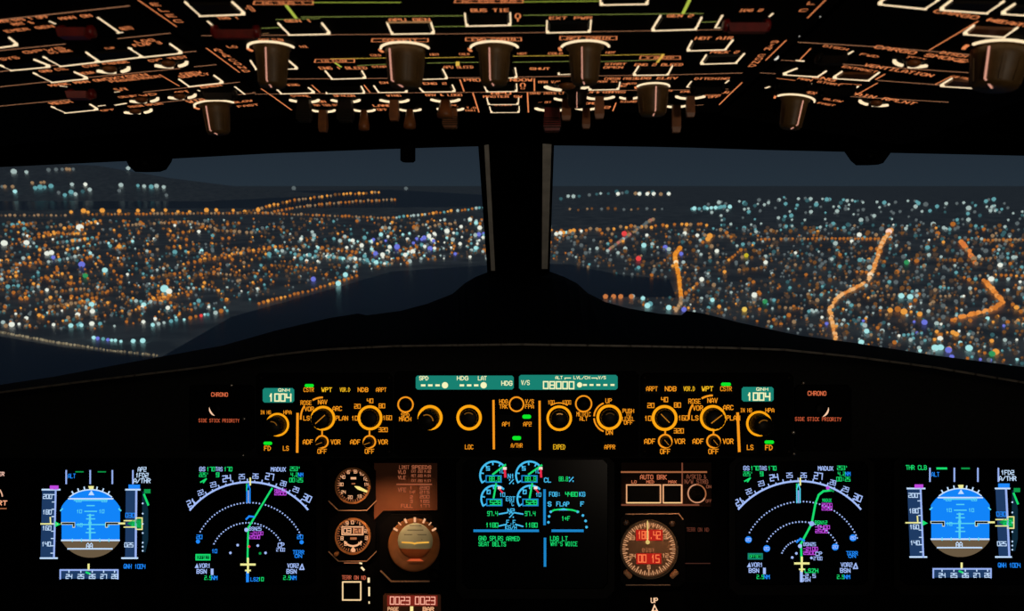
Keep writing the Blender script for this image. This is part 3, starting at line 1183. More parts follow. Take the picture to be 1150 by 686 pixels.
for ch, x, y in (('A', 968, 222), ('I', 990, 236), ('R', 1010, 250), ('C', 1036, 268), ('O', 1058, 284), ('N', 1078, 300), ('D', 1096, 316)):
    P.text(TA, ch, x, y, 26, 15)
P.line(TE, [(90, 180), (0, 268)], 7, LG)
for ch, x, y in (('A', 1072, 186), ('I', 1056, 202), ('R', 1042, 217), ('C', 1012, 247), ('O', 1000, 262), ('N', 986, 277), ('D', 972, 292)):
    P.text(TD, ch, x, y, 26, 15)
P.done()
# --- anti-ice, probe heat and cabin pressure
v23 = v3
ua, ub = ux(OH, 516, 96), ux(OH, 600, 96)
P = Panel('anti_ice_panel', 'narrow overhead anti ice panel with four lit button frames, behind the first brown knobs', OH, -xw, ua, v2, v23)
P.text(TB, 'WING', 512, 378, 50, 11)
P.button(TB, (440, 396), (456, 411), (606, 407), (580, 388))
P.line(TB, [(595, 378), (632, 412)], 6, LG)
P.button(TB, (640, 384), (660, 410), (830, 408), (815, 382), w=7, left=False)
P.line(TB, [(828, 378), (855, 412)], 6, LG)
P.button(TB, (872, 380), (890, 405), (1020, 403), (1010, 378), w=9)
P.text(TC, 'ENG 2', 350, 372, 100, 11)
P.button(TC, (280, 388), (295, 403), (440, 401), (428, 376))
P.text(TB, 'ENG 1', 945, 368, 90, 10)
P.line(TA, [(1100, 412), (1135, 411)], 6, LN)
P.line(TB, [(240, 420), (1305, 411)], 6, LN)
P.line(TB, [(370, 395), (425, 432)], 6, LG)
P.done()
P = Panel('probe_heat_panel', 'small overhead probe and window heat panel framed by two lines, below the forward cabin knob', OH, ua, ub, v2, v23)
P.text(TC, 'PROBE/WINDOW', 632, 356, 300, 14)
P.line(TC, [(462, 354), (480, 406)], 7, LG)
P.line(TC, [(793, 350), (794, 405)], 7, LG)
P.button(TC, (568, 374), (580, 402), (716, 400), (714, 372), w=9)
P.lines.t = TC
P.lines.arc(742, 380, 10, -40, 220, 6, LG)
P.text(TC, 'O', 742, 394, 16, 9)
P.line(TC, [(466, 411), (800, 410)], 6, LN)
P.done()
P = Panel('cabin_pressure_panel', 'overhead cabin pressure panel with the landing elevation knob and stacked brown lever', OH, ub, xw, v2, v23)
P.text(TC, 'MAN V/S', 860, 365, 95, 12)
P.text(TD, 'CABIN PRESS', 390, 350, 150, 12)
P.text(TD, 'MODE SEL', 330, 363, 90, 9)
P.toggle(TC, (935, 392), 108, None, gap=60)
P.button(TD, (238, 366), (244, 394), (376, 391), (382, 364))
P.text(TD, '2', 400, 379, 22, 22)
P.text(TD, 'LDG ELEV', 545, 348, 180, 11)
P.text(TD, 'AUTO', 434, 372, 40, 9)
P.text(TD, 'DITCHING', 792, 350, 150, 10)
P.line(TD, [(700, 362), (680, 388), (694, 389)], 9, FRM)
P.line(TD, [(866, 358), (852, 370)], 9, FRM)
P.line(TD, [(840, 384), (832, 391)], 9, FRM)
P.guard(TD, 706, 838, 370, 16, CAPB)
P.line(TC, [(800, 410), (1130, 408)], 6, LN)
P.line(TD, [(330, 403), (700, 400), (862, 396)], 6, LN)
P.text(TD, 'ON', 843, 412, 40, 9)
P.line(TD, [(925, 368), (870, 420)], 7, LG)
P.done()
# --- front row
uc, ud, ue = ux(OH, 531, 115), ux(OH, 592.5, 115), ux(OH, 690, 115)
P = Panel('exterior_light_panel', 'overhead exterior lights panel, front row with hanging brown toggle levers above left windshield', OH, -xw, uc, v3, v4)
for s, x, y, wd_ in (('STROBE', 545, 428, 80), ('BEACON', 740, 426, 90), ('WING', 960, 425, 60), ('RWY TURN OFF', 660, 468, 110), ('LAND', 910, 470, 80), ('ON', 640, 452, 30), ('OFF', 910, 488, 44)):
    P.text(TB, s, x, y, wd_, 11)
P.text(TC, 'NAV & LOGO', 390, 423, 160, 12)
P.text(TC, 'NOSE', 425, 470, 50, 10)
P.text(TC, 'T.O', 512, 480, 40, 9)
P.text(TC, 'TAXI', 508, 492, 48, 9)
P.toggle(TB, (570, 448), 74, 95, gap=50, lw=62, style='ribbed', mat=KNOBD)
P.toggle(TB, (752, 448), 72, 95, gap=70, lw=70, style='ribbed', mat=KNOBD)
P.toggle(TB, (968, 448), 72, 90, gap=70, lw=44)
P.toggle(TC, (400, 446), 72, 80, gap=70, lw=60, style='cone')
P.toggle(TB, (652, 492), 60, 95, gap=40, lw=40)
P.toggle(TB, (832, 490), 56, 90, gap=44, lw=40, style='cone')
P.toggle(TC, (242, 488), 56, 85, gap=44, lw=44, style='cone')
P.toggle(TC, (422, 486), 66, 85, gap=66, lw=70, style='ribbed', mat=LEVER)
P.line(TB, [(425, 432), (505, 490)], 7, LG)
P.done()
P = Panel('auxiliary_power_panel', 'small overhead auxiliary power panel with master switch and start buttons, front row center', OH, uc, ud, v3, v4)
P.text(TC, 'APU', 645, 415, 85, 13)
P.text(TC, 'MASTER SW', 652, 430, 170, 11)
P.text(TC, 'START', 655, 467, 80, 10)
P.button(TC, (582, 434), (588, 459), (722, 458), (724, 434), w=8)
P.button(TC, (594, 473), (600, 495), (726, 494), (726, 472), w=8)
P.line(TC, [(520, 414), (547, 500)], 7, LG)
P.done()
P = Panel('interior_light_panel', 'overhead interior lights panel, front row with red-brown levers just after the power panel', OH, ud, ue, v3, v4)
P.line(TC, [(763, 412), (767, 500)], 7, LG)
P.text(TC, 'OVHD INTEG LT', 850, 415, 150, 12)
P.text(TC, '-- OFF', 840, 455, 60, 10)
P.text(TD, 'IN & COMPASS', 320, 410, 170, 12)
P.text(TD, 'DOME', 245, 460, 60, 11)
P.text(TD, '2', 325, 478, 22, 16)
P.toggle(TC, (872, 486), 84, 100, gap=80, lw=80, style='ribbed', mat=REDG)
P.toggle(TC, (935, 440), 60, 95, gap=80, lw=44)
P.toggle(TD, (288, 434), 74, 95, gap=60, lw=44)
P.toggle(TD, (230, 482), 56, 90, gap=40, lw=38)
P.line(TD, [(364, 458), (350, 494)], 7, LG)
P.knob(TC, (985, 400), 70, 42, 75, -5, KNOBD, rim=False)
P.done()
P = Panel('cabin_sign_panel', 'overhead seat belt sign panel with two slim levers and one round knob, front row', OH, ue, xw, v3, v4)
P.text(TD, 'SIGNS', 420, 452, 70, 10)
P.text(TD, 'SEAT BELTS', 560, 404, 110, 9)
P.text(TD, 'EXIT', 828, 410, 60, 10)
P.text(TD, 'EMER', 685, 408, 62, 9)
P.text(TD, 'DISARM', 795, 424, 66, 9)
P.text(TD, 'OFF', 800, 432, 44, 9)
P.toggle(TD, (690, 432), 72, 90, gap=50, lw=40)
P.toggle(TD, (628, 470), 66, 120, gap=40, lw=42)
P.toggle(TD, (420, 434), 46, None, gap=60)
P.line(TD, [(700, 470), (752, 467)], 5, LN)
P.knob(TD, (530, 380), 72, 66, 130, 2)
P.line(TD, [(870, 420), (824, 466)], 7, LG)
P.done()
# --- left column
vl = [vy(OL, TA, x, y) for x, y in ((755, 148), (868, 230), (962, 290), (1066, 366), (1135, 416))]
vb = OL.uv(OL.hit(327, 124))[1]
UL0, UL1 = -.30, -.0008
P = Panel('emergency_power_panel', 'sloping overhead emergency power panel with a red guarded switch, topmost of the left column', OL, UL0, UL1, vl[0] - .16, vl[0])
P.line(TA, [(-200, 110), (575, 26)], 8, LN)
P.line(TA, [(525, 172), (757, 148)], 7, LN)
P.line(TA, [(-200, 245), (290, 196)], 7, LN)
P.text(TA, 'RAT &', 100, 104, 90, 13)
P.text(TA, 'EMER GEN', 130, 128, 215, 13)
P.text(TA, 'SYS 1 OFF', 135, 82, 160, 13)
P.text(TA, 'MAN ON', 335, 76, 140, 14)
P.text(TA, 'EMER', 10, 95, 60, 12)
P.text(TA, 'AUTO', 562, 126, 50, 18)
P.guard(TA, 278, 404, 112, 60, REDG)
P.line(TA, [(436, 78), (530, 144)], 12, FRM)
P.line(TA, [(522, 148), (545, 144)], 11, FRM)
P.line(TA, [(220, 95), (246, 106)], 11, FRM)
P.button(TA, (-150, 190), (-110, 218), (76, 193), (40, 165))
P.done()
P = Panel('terrain_warning_panel', 'sloping overhead terrain warning panel with a row of four lit button frames, left column', OL, UL0, UL1, vl[0], vl[1])
P.text(TA, 'GPWS', 195, 224, 180, 13)
P.text(TA, 'SYS', 40, 260, 80, 13)
P.text(TA, 'G/S MODE', 268, 230, 100, 11)
P.text(TA, 'FLAP', 490, 214, 40, 9)
P.text(TA, 'LDG', 645, 182, 80, 13)
P.text(TA, 'FLAP 3', 655, 196, 120, 13)
P.button(TA, (0, 288), (46, 306), (220, 290), (150, 262))
P.button(TA, (192, 250), (266, 288), (438, 268), (390, 236))
P.button(TA, (382, 230), (442, 268), (634, 246), (580, 212), cap=KNOBD)
P.button(TA, (572, 210), (634, 247), (808, 229), (756, 192))
P.line(TA, [(-200, 342), (440, 268), (872, 228)], 7, LN)
P.done()
P = Panel('recorder_panel', 'sloping overhead recorder panel with one lit frame and two round test buttons, left column', OL, UL0, UL1, vl[1], vl[2])
P.text(TA, 'GND CTL', 238, 312, 120, 12)
P.text(TA, 'CVR ERASE', 470, 285, 200, 12)
P.text(TA, 'CVR TEST', 748, 262, 170, 12)
P.text(TA, 'RCDR', 388, 325, 60, 12)
P.button(TA, (148, 322), (228, 360), (388, 343), (330, 318))
P.toggle(TA, (520, 312), 82, None, gap=50)
P.toggle(TA, (776, 288), 82, None, gap=50)
P.line(TA, [(866, 297), (962, 288)], 7, LN)
P.line(TA, [(-200, 408), (390, 345), (800, 305)], 7, LN)
P.done()
P = Panel('oxygen_panel', 'sloping overhead oxygen panel with a dark red guard and the crew supply frame, left column', OL, UL0, UL1, vl[2], vl[3])
P.text(TA, 'MASK MAN ON', 340, 368, 240, 12)
P.text(TA, 'OXYGEN', 560, 342, 190, 14)
P.text(TA, 'PASSENGER', 600, 352, 220, 11)
P.text(TA, 'CREW', 850, 326, 90, 12)
P.text(TA, 'SUPPLY', 865, 336, 130, 12)
P.button(TA, (796, 350), (838, 379), (992, 362), (952, 333))
P.guard(TA, 316, 408, 394, 50, REDG)
P.line(TA, [(268, 383), (296, 386)], 9, FRM)
P.line(TA, [(710, 332), (798, 383)], 6, LG)
P.line(TA, [(640, 410), (1066, 366)], 7, LN)
P.text(TA, 'S/V', 540, 398, 50, 16)
P.line(TA, [(512, 410), (530, 409)], 10, FRM)
P.done()
P = Panel('crew_call_panel', 'sloping overhead call panel with a row of round brown call buttons, left column', OL, UL0, UL1, vl[3], vl[4])
P.text(TA, 'MECH', 270, 457, 90, 13)
P.text(TA, 'FWD', 640, 424, 110, 11)
P.text(TA, 'AFT', 810, 410, 60, 11)
P.text(TA, 'EMER', 940, 384, 90, 10)
P.text(TA, 'CALLS', 560, 430, 60, 10)
P.button(TA, (228, 472), (288, 497), (434, 482), (400, 462))
P.line(TA, [(440, 472), (466, 469)], 12, FRM)
P.line(TA, [(516, 468), (560, 460)], 16, FRM)
P.toggle(TA, (655, 446), 72, None, gap=44)
P.toggle(TA, (822, 430), 70, None, gap=44)
P.guard(TA, 906, 1040, 396, 22, KNOBD)
P.line(TA, [(882, 402), (900, 409)], 9, FRM)
P.line(TA, [(1046, 386), (1090, 420)], 9, FRM)
P.line(TA, [(-100, 482), (310, 443)], 7, LN)
P.line(TA, [(720, 456), (1137, 414)], 6, LN)
P.done()
P = Panel('left_wiper_panel', 'overhead front strip with a brown wiper knob, end of the left column', OL, UL0, UL1, vl[4], vb + .012)
P.text(TA, 'RAIN RPLNT', 650, 468, 150, 11)
P.text(TA, 'WIPER', 905, 446, 140, 13)
P.text(TA, 'SLOW', 1080, 452, 85, 9)
P.text(TA, 'FAST', 1105, 470, 90, 9)
P.text(TA, 'OFF', 480, 490, 60, 8)
P.toggle(TA, (627, 496), 70, None, gap=44)
P.knob(TA, (955, 462), 88, 56, 132, -18)
P.done()
# --- right column
vr = [vy(OR, TE, x, y) for x, y in ((145, 192), (330, 289), (500, 362))]
vc = OR.uv(OR.hit(807, 124))[1]
P = Panel('cargo_heat_panel', 'sloping overhead cargo heat panel with large lit frames and big brown knob, right column', OR, .0008, .135, vr[0] - .16, vr[0])
P.button(TE, (560, -30), (505, 9), (716, 31), (775, -8))
P.button(TE, (830, -4), (780, 34), (990, 50), (1062, 2), cap=KNOBD)
P.button(TE, (1110, 14), (1054, 51), (1270, 66), (1320, 20), cap=KNOBD)
P.text(TE, 'CARGO HEAT', 950, 80, 390, 18, rot=-0)
P.text(TE, 'HOT AIR', 1080, 102, 180, 13)
P.button(TE, (928, 110), (884, 143), (1066, 157), (1122, 120), cap=LEVER)
P.line(TE, [(945, 95), (727, 224)], 7, LG)
P.line(TE, [(145, 188), (520, 210), (1000, 251), (1200, 267)], 7, LN)
P.knob(TE, (1058, 214), 138, 112, 174, -50)
P.lines.t = TE
P.lines.disc(238, 70, 8, DOT)
P.lines.disc(147, 158, 6, DOT)
P.done()
P = Panel('cargo_smoke_panel', 'sloping overhead cargo smoke panel with one round test button, right column', OR, .0008, .135, vr[0], vr[1])
P.text(TE, 'CARGO SMOKE', 690, 240, 400, 17)
P.text(TE, 'DISCH', 312, 212, 105, 11)
P.text(TE, 'FWD', 462, 247, 76, 11)
P.text(TE, 'TEST', 668, 260, 80, 12)
P.text(TE, 'DISCH', 838, 242, 110, 14)
P.text(TE, 'AFT', 885, 277, 76, 11)
P.toggle(TE, (630, 285), 84, None, gap=46)
P.guard(TE, 240, 350, 232, 36, KNOBD)
P.line(TE, [(200, 216), (150, 268)], 6, LG)
P.line(TE, [(366, 242), (388, 228)], 11, FRM)
P.line(TE, [(140, 270), (165, 272)], 20, FRM)
P.line(TE, [(70, 268), (140, 272)], 6, LN)
P.lines.t = TE
P.lines.disc(42, 252, 16, DOT)
P.line(TE, [(330, 285), (892, 323), (1200, 343)], 7, LN)
P.done()
P = Panel('ventilation_panel', 'sloping overhead ventilation panel with long bright frame bars, right column', OR, .0008, .135, vr[1], vr[2])
P.text(TE, 'VENTILATION', 592, 313, 300, 15)
P.text(TE, 'EXTRACT', 420, 308, 150, 11)
P.text(TE, 'CAB FANS', 870, 346, 80, 11)
P.button(TE, (140, 302), (80, 325), (236, 336), (270, 314), w=12)
P.button(TE, (340, 316), (302, 341), (462, 352), (506, 320), cap=LEVER)
P.button(TE, (830, 346), (780, 376), (952, 387), (990, 358), cap=LEVER)
P.line(TE, [(530, 330), (490, 354)], 7, LG)
P.line(TE, [(826, 340), (755, 376)], 6, LG)
P.line(TE, [(-30, 324), (40, 328)], 6, LN)
P.line(TE, [(500, 358), (1010, 396)], 7, LN)
P.done()
P = Panel('engine_start_panel', 'sloping overhead front panel with manual engine start guards and a brown wiper knob, right column', OR, .0008, .135, vr[2], vc + .012)
P.text(TE, 'ENG', 262, 350, 95, 15)
P.text(TE, 'MAN START', 240, 364, 190, 10)
P.text(TE, 'RAIN RPLNT', 520, 438, 290, 14)
P.text(TE, 'WIPER', 182, 410, 80, 14)
P.text(TE, 'SLOW', 300, 446, 80, 9)
P.text(TE, 'FAST', 270, 464, 72, 9)
P.guard(TE, 60, 190, 362, 22, CAPB)
P.guard(TE, 250, 390, 376, 24, CAPB)
P.line(TE, [(0, 392), (16, 386)], 12, FRM)
P.line(TE, [(190, 380), (202, 372)], 10, FRM)
P.line(TE, [(396, 396), (412, 384)], 11, FRM)
P.line(TE, [(345, 420), (358, 414)], 14, FRM)
P.line(TE, [(497, 370), (408, 420)], 6, LG)
P.line(TE, [(50, 349), (130, 358)], 6, LG)
P.line(TE, [(335, 372), (425, 378)], 6, LG)
P.line(TE, [(380, 430), (812, 455)], 7, LN)
P.toggle(TE, (470, 460), 72, None, gap=44)
P.knob(TE, (135, 436), 82, 54, 134, 18)
P.done()


# ---------------------------------------------------------------- glareshield control panels
G1, G2 = Tile(210, 410, 240 / 1150.0), Tile(420, 410, 240 / 1150.0)
G3, G4 = Tile(570, 410, 160 / 998.0), Tile(700, 410, 260 / 1150.0)
AM = glow((246, 150, 28))
AMR = glow((255, 166, 18))
AMY = glow((250, 190, 30))
GREEN = glow((10, 232, 40))
TEAL = glow((22, 128, 112))
CREAM = glow((246, 246, 190))
SALM = glow((214, 104, 66))
DKNOB = paint('selector_knob', (14, 12, 9), 0.5, .15, 200, spec=0.12)


class Unit:
    """A box in the glareshield face with lit legends, rings, knobs and buttons."""
    def __init__(self, name, label, x0, y0, x1, y1, surf=GS, cat='panel', mat=None, hgt=.004, base=-.0057):
        self.s = surf
        self.t = thing(name, label, cat, surf.hit((x0 + x1) / 2, y1, base))
        b = MB()
        c = 4
        pts = [(x0 + c, y0), (x1 - c, y0), (x1, y0 + c), (x1, y1 - c), (x1 - c, y1), (x0 + c, y1), (x0, y1 - c), (x0, y0 + c)]
        b.prism([surf.hit(x, y, base) for x, y in pts], surf.n * hgt, mat or BLACK)
        self.top = base + hgt
        b.build('faceplate', self.t)
        self.d = Draw(surf, PXT, self.top + .0004)
        self.marks = Draw(surf, PXT, self.top + .0003)

    def text(self, tile, s, x, y, w, h, mat=None, wt=.2):
        self.d.t = tile
        self.d.text(s, x, y, w, h, mat or AM, wt)

    def done(self):
        if self.marks.f:
            self.marks.build('marking_lines', self.t)
        if self.d.f:
            self.d.build('lettering', self.t)

    def ring(self, tile, c, r, w, mat=None, a0=0, a1=360):
        S = self.s
        C = S.hit(*tile(*c), self.top)
        m = tile.s * S.mm(*tile(*c))
        q = MB()
        q.annulus(C, (r - w / 2) * m, (r + w / 2) * m, S.ex, S.ey, mat or AMR, a0, a1, h=.0006, seg=56)
        return q.build('light_ring', self.t)

    def knob(self, tile, c, r, length, ang=None, skirt=1.0, mat=None, mark=None):
        S = self.s
        C = S.hit(*tile(*c), self.top)
        m = tile.s * S.mm(*tile(*c))
        R = r * m
        q = MB()
        q.lathe(C, S.n, S.ex, [(0, R * skirt), (length * .25, R * skirt), (length * .32, R), (length * .9, R * .94), (length, R * .8)], mat or DKNOB, 32)
        for i in range(16):
            t = 2 * math.pi * i / 16
            d = S.ex * math.cos(t) + S.ey * math.sin(t)
            q.bar(C + S.n * length * .36 + d * R * .985, C + S.n * length * .86 + d * R * .94, R * .16, d, R * .035, mat or DKNOB)
        k = q.build('selector_knob', self.t)
        if ang is not None:
            t = math.radians(ang)
            d = S.ex * math.cos(t) + S.ey * math.sin(t)
            q = MB()
            q.bar(C + S.n * (length + .0001) - d * R * .55, C + S.n * (length + .0001) + d * R * .72, R * .09, S.n, .0005, mark or glow((196, 122, 28)))
            q.build('pointer', k)
        return k

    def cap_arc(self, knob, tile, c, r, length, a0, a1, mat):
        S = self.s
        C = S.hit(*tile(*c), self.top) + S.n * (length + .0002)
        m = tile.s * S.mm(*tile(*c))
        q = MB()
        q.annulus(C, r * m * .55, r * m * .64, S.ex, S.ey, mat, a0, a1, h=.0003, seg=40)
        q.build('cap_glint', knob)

    def button(self, tile, x, y, w, h, lamp=None, round_=False):
        S = self.s
        q = MB()
        if round_:
            C = S.hit(*tile(x, y), self.top)
            R = w / 2 * tile.s * S.mm(*tile(x, y))
            q.lathe(C, S.n, S.ex, [(0, R), (.003, R), (.0038, R * .85)], CAPB, 28)
        else:
            pts = [S.hit(*tile(*p), self.top) for p in ((x - w / 2, y - h / 2), (x + w / 2, y - h / 2), (x + w / 2, y + h / 2), (x - w / 2, y + h / 2))]
            q.prism(pts, S.n * .0002, CAPB, .97)
        k = q.build('push_button', self.t)
        if lamp:
            q = Draw(S, tile, self.top + .0005)
            lx, ly, lw, lh = lamp
            r = lh * .5
            pts = []
            for cx, a in ((lx + lw / 2 - r, -90), (lx - lw / 2 + r, 90)):
                pts += [(cx + r * math.cos(math.radians(a + 30 * i)), ly - r * math.sin(math.radians(a + 30 * i))) for i in range(7)]
            q.poly(pts, GREEN)
            q.build('green_bar', k)
        return k

    def display(self, tile, x0, y0, x1, y1, draw, name='readout', bg=None):
        S = self.s
        q = MB()
        c = (y1 - y0) * .12
        pts = [(x0 + c, y0), (x1 - c, y0), (x1, y0 + c), (x1, y1 - c), (x1 - c, y1), (x0 + c, y1), (x0, y1 - c), (x0, y0 + c)]
        q.prism([S.hit(*tile(*p), self.top) for p in pts], S.n * .0004, bg or TEAL)
        k = q.build('display_window', self.t)
        d = Draw(S, tile, self.top + .0007)
        draw(d)
        d.build(name, k)
        return k


# left and right display control panels
def efis(name, label, x0, x1, T, mir, modes, rng, sm, lineseg, disp, baro, fd, ls, tops, gtop, rose):
    U = Unit(name, label, x0, 419, x1, 512)
    dx0, dy0, dx1, dy1, qx, qy, qw, qh, nx, ny, nw, nh = disp

    def dr(d):
        d.text('QNH', qx, qy, qw, qh, CREAM, .22)
        d.text('1004', nx, ny, nw, nh, CREAM, .19)
    U.display(T, dx0, dy0, dx1, dy1, dr)
    bx, by, br = baro
    U.ring(T, (bx, by), br - 4, 11, AMR)
    k = U.knob(T, (bx, by), br * .80, .021, None)
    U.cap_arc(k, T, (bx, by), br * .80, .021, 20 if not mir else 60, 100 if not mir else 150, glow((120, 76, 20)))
    s = br / 60.0
    U.text(T, 'IN HG', bx - 62 * s, by - 64 * s, 54 * s, 18 * s)
    U.text(T, 'HPA', bx + 52 * s, by - 64 * s, 40 * s, 18 * s)
    U.button(T, fd[0], fd[1] + 4, 66 * s, 60 * s, (fd[0] + 2, fd[1] - 24 * s, 46 * s, 17 * s))
    U.text(T, 'FD', fd[0], fd[1] + 2, 32 * s, 22 * s)
    U.button(T, ls[0], ls[1] + 4, 66 * s, 60 * s)
    U.text(T, 'LS', ls[0], ls[1] + 2, 28 * s, 22 * s)
    U.marks.t = T
    U.marks.line(lineseg, 13 * s, AM)
    for nm, x in tops:
        U.button(T, x, tops_y(T), 76 * s, 50 * s, (gtop[0], gtop[1], 48 * s, 17 * s) if nm == 'CSTR' else None)
        U.text(T, nm, x, tops_y(T), 52 * s, 20 * s, AMY if nm in ('WPT', 'VOR.D') else AM)
    mx, my, mr = modes
    U.ring(T, (mx, my), mr - 4, 13, AMR)
    U.knob(T, (mx, my), mr * .80, .015, 42 if not mir else 38)
    for nm, ox, oy in (('LS', -86, 0), ('VOR', -72, -48), ('NAV', -2, -84), ('ARC', 74, -50), ('PLAN', 98, 0)):
        U.text(T, nm, mx + ox * s, my + oy * s, (16 * len(nm) - 2) * s, 21 * s)
    U.text(T, 'ROSE', mx - 88 * s, my - 80 * s, 56 * s, 21 * s)
    U.marks.arc(mx, my, 108 * s, 92, 118, 9 * s, AM)
    U.marks.arc(mx, my, 116 * s, 148, 182, 9 * s, AM)
    rx, ry, rr = rng
    U.ring(T, (rx, ry), rr - 5, 14, AMR)
    U.knob(T, (rx, ry), rr * .72, .008, None if not mir else 135)
    for nm, ox, oy in (('10', -80, 2), ('20', -66, -60), ('40', 0, -88), ('80', 62, -62), ('160', 90, 0), ('320', 68, 62)):
        U.text(T, nm, rx + ox * s, ry + oy * s, (15 * len(nm)) * s, 21 * s)
    for cx, cy in sm:
        U.ring(T, (cx, cy), 31 * s, 8 * s, AM)
        U.knob(T, (cx, cy), 24 * s, .012, 130 if mir else 200)
        U.text(T, 'ADF', cx - 74 * s, cy + 1, 50 * s, 22 * s)
        U.text(T, 'VOR', cx + 70 * s, cy + 1, 48 * s, 22 * s)
        U.text(T, 'OFF', cx, cy + 50 * s, 46 * s, 22 * s)
        U.marks.line([(cx, cy - 55 * s), (cx, cy - 38 * s)], 8 * s, AM)
    for p in ((x0 + 4, 424), (x0 + 4, 507), (x1 - 4, 424), (x1 - 4, 507)):
        q = MB()
        q.lathe(GS.hit(p[0], p[1], U.top), GS.n, GS.ex, [(0, .0018), (.0006, .0018), (.001, .001)], KNOBD, 10)
        q.build('screw', U.t)
    U.done()


def tops_y(T):
    return 132 if T is G1 else 117


efis('display_control_panel', 'amber lit display control panel with 1004 readout, beside the left chrono button', 289, 441, G1, False,
     (732, 285, 64), (985, 283, 65), ((727, 412), (982, 412)), [(595, 262), (593, 466)],
     (408, 123, 577, 201, 522, 134, 60, 14, 500, 174, 118, 38), (487, 320, 62), (433, 445), (532, 445),
     (('CSTR', 655), ('WPT', 752), ('VOR.D', 850), ('NDB', 947), ('ARPT', 1045)), (658, 110), True)
efis('display_control_panel', 'amber lit display control panel with 1004 readout, beside the right chrono button', 720, 890, G4, True,
     (445, 262, 62), (205, 262, 62), ((208, 377), (448, 377)), [(568, 240), (576, 426)],
     (588, 108, 746, 180, 690, 119, 56, 13, 672, 156, 110, 35), (674, 290, 62), (723, 407), (630, 406),
     (('ARPT', 142), ('NDB', 235), ('VOR.D', 327), ('WPT', 418), ('CSTR', 510)), (510, 95), True)

# flight control unit in the middle
U = Unit('flight_control_unit', 'amber lit autopilot panel with wide teal readouts showing 08000, middle of the glareshield', 444, 417, 717, 512)


def lcd1(d):
    d.text('SPD', 268, 70, 46, 20, CREAM, .2)
    d.text('HDG', 477, 70, 58, 20, CREAM, .2)
    d.text('LAT', 583, 70, 44, 20, CREAM, .2)
    for x in (265, 303, 342, 473, 512, 550):
        d.rect(x - 12, 103, x + 12, 114, CREAM)
    d.disc(382, 108, 17, CREAM)
    d.disc(590, 108, 17, CREAM)
    d.text('HDG', 715, 97, 56, 22, CREAM, .2)


def lcd2(d):
    d.text('V/S', 125, 122, 56, 30, CREAM, .2)
    d.text('ALT', 360, 87, 48, 19, CREAM, .2)
    d.line([(402, 98), (402, 90), (442, 90)], 6, CREAM)
    d.text('LVL/CH', 520, 87, 112, 19, CREAM, .2)
    d.line([(590, 90), (628, 90), (628, 98)], 6, CREAM)
    d.text('V/S', 662, 87, 50, 19, CREAM, .2)
    d.text('08000', 358, 140, 212, 48, CREAM, .18)
    d.disc(505, 138, 18, CREAM)
    for x in (542, 588, 636, 685, 735):
        d.rect(x - 14, 132, x + 14, 145, CREAM)


U.display(G2, 225, 56, 752, 131, lcd1)
U.display(G3, 80, 68, 771, 172, lcd2)
U.button(G2, 170, 212, 60, 60, round_=True)
U.ring(G2, (170, 212), 40, 8, AM)
U.text(G2, 'SPD', 168, 268, 42, 20)
U.text(G2, 'MACH', 168, 290, 62, 20)
U.ring(G2, (302, 282), 60, 15, AMR)
k = U.knob(G2, (302, 282), 52, .030, None)
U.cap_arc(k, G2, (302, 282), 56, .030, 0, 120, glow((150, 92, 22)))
U.ring(G2, (512, 282), 61, 15, AMR)
k = U.knob(G2, (512, 282), 46, .008, None)
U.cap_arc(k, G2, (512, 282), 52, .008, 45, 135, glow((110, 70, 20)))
U.button(G2, 512, 436, 74, 56)
U.text(G2, 'LOC', 512, 440, 42, 22)
U.marks.t = G2
U.marks.line([(643, 192), (645, 448)], 12, AM)
U.marks.line([(891, 196), (893, 452)], 12, AM)
U.button(G2, 767, 210, 58, 58, round_=True)
U.ring(G2, (767, 210), 38, 8, AM)
for s, x, y in (('HDG', 697, 195), ('TRK', 697, 222), ('V/S', 837, 195), ('FPA', 837, 222)):
    U.text(G2, s, x, y, 44, 20)
U.button(G2, 712, 306, 76, 80)
U.button(G2, 824, 306, 76, 80, (822, 277, 48, 22))
U.text(G2, 'AP1', 712, 317, 42, 21)
U.text(G2, 'AP2', 825, 317, 42, 21)
U.button(G2, 768, 420, 80, 80, (768, 392, 48, 22))
U.text(G2, 'A/THR', 768, 432, 60, 21)
U.ring(G2, (997, 285), 62, 13, AMR)
k = U.knob(G2, (997, 285), 47, .012, None)
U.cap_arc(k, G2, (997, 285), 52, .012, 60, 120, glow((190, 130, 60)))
U.text(G2, '100', 953, 200, 34, 20)
U.text(G2, '1000', 1036, 200, 46, 20)
U.marks.arc(997, 285, 82, 58, 122, 6, AM)
U.button(G2, 997, 436, 84, 56)
U.text(G2, 'EXPED', 997, 440, 62, 24, AMY)
U.button(G3, 533, 270, 80, 80, round_=True)
U.ring(G3, (533, 270), 55, 10, AM)
U.text(G3, 'METRIC', 533, 343, 96, 28)
U.text(G3, 'ALT', 533, 375, 52, 26)
U.ring(G3, (712, 365), 80, 19, AMR)
k = U.knob(G3, (712, 365), 60, .010, None)
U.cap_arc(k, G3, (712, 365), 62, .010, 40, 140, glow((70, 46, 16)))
U.marks.t = G3
U.marks.arc(712, 365, 106, 114, 174, 11, AM)
U.marks.arc(712, 365, 106, 186, 246, 11, AM)
U.text(G3, 'UP', 708, 250, 40, 30)
U.text(G3, 'DN', 713, 470, 44, 30)
for s, y, ww in (('PUSH', 320, 76), ('TO', 345, 34), ('LEVEL', 376, 80), ('OFF', 402, 58)):
    U.text(G3, s, 846, y, ww, 25)
U.button(G3, 716, 565, 106, 70)
U.text(G3, 'APPR', 716, 573, 72, 28)
U.done()


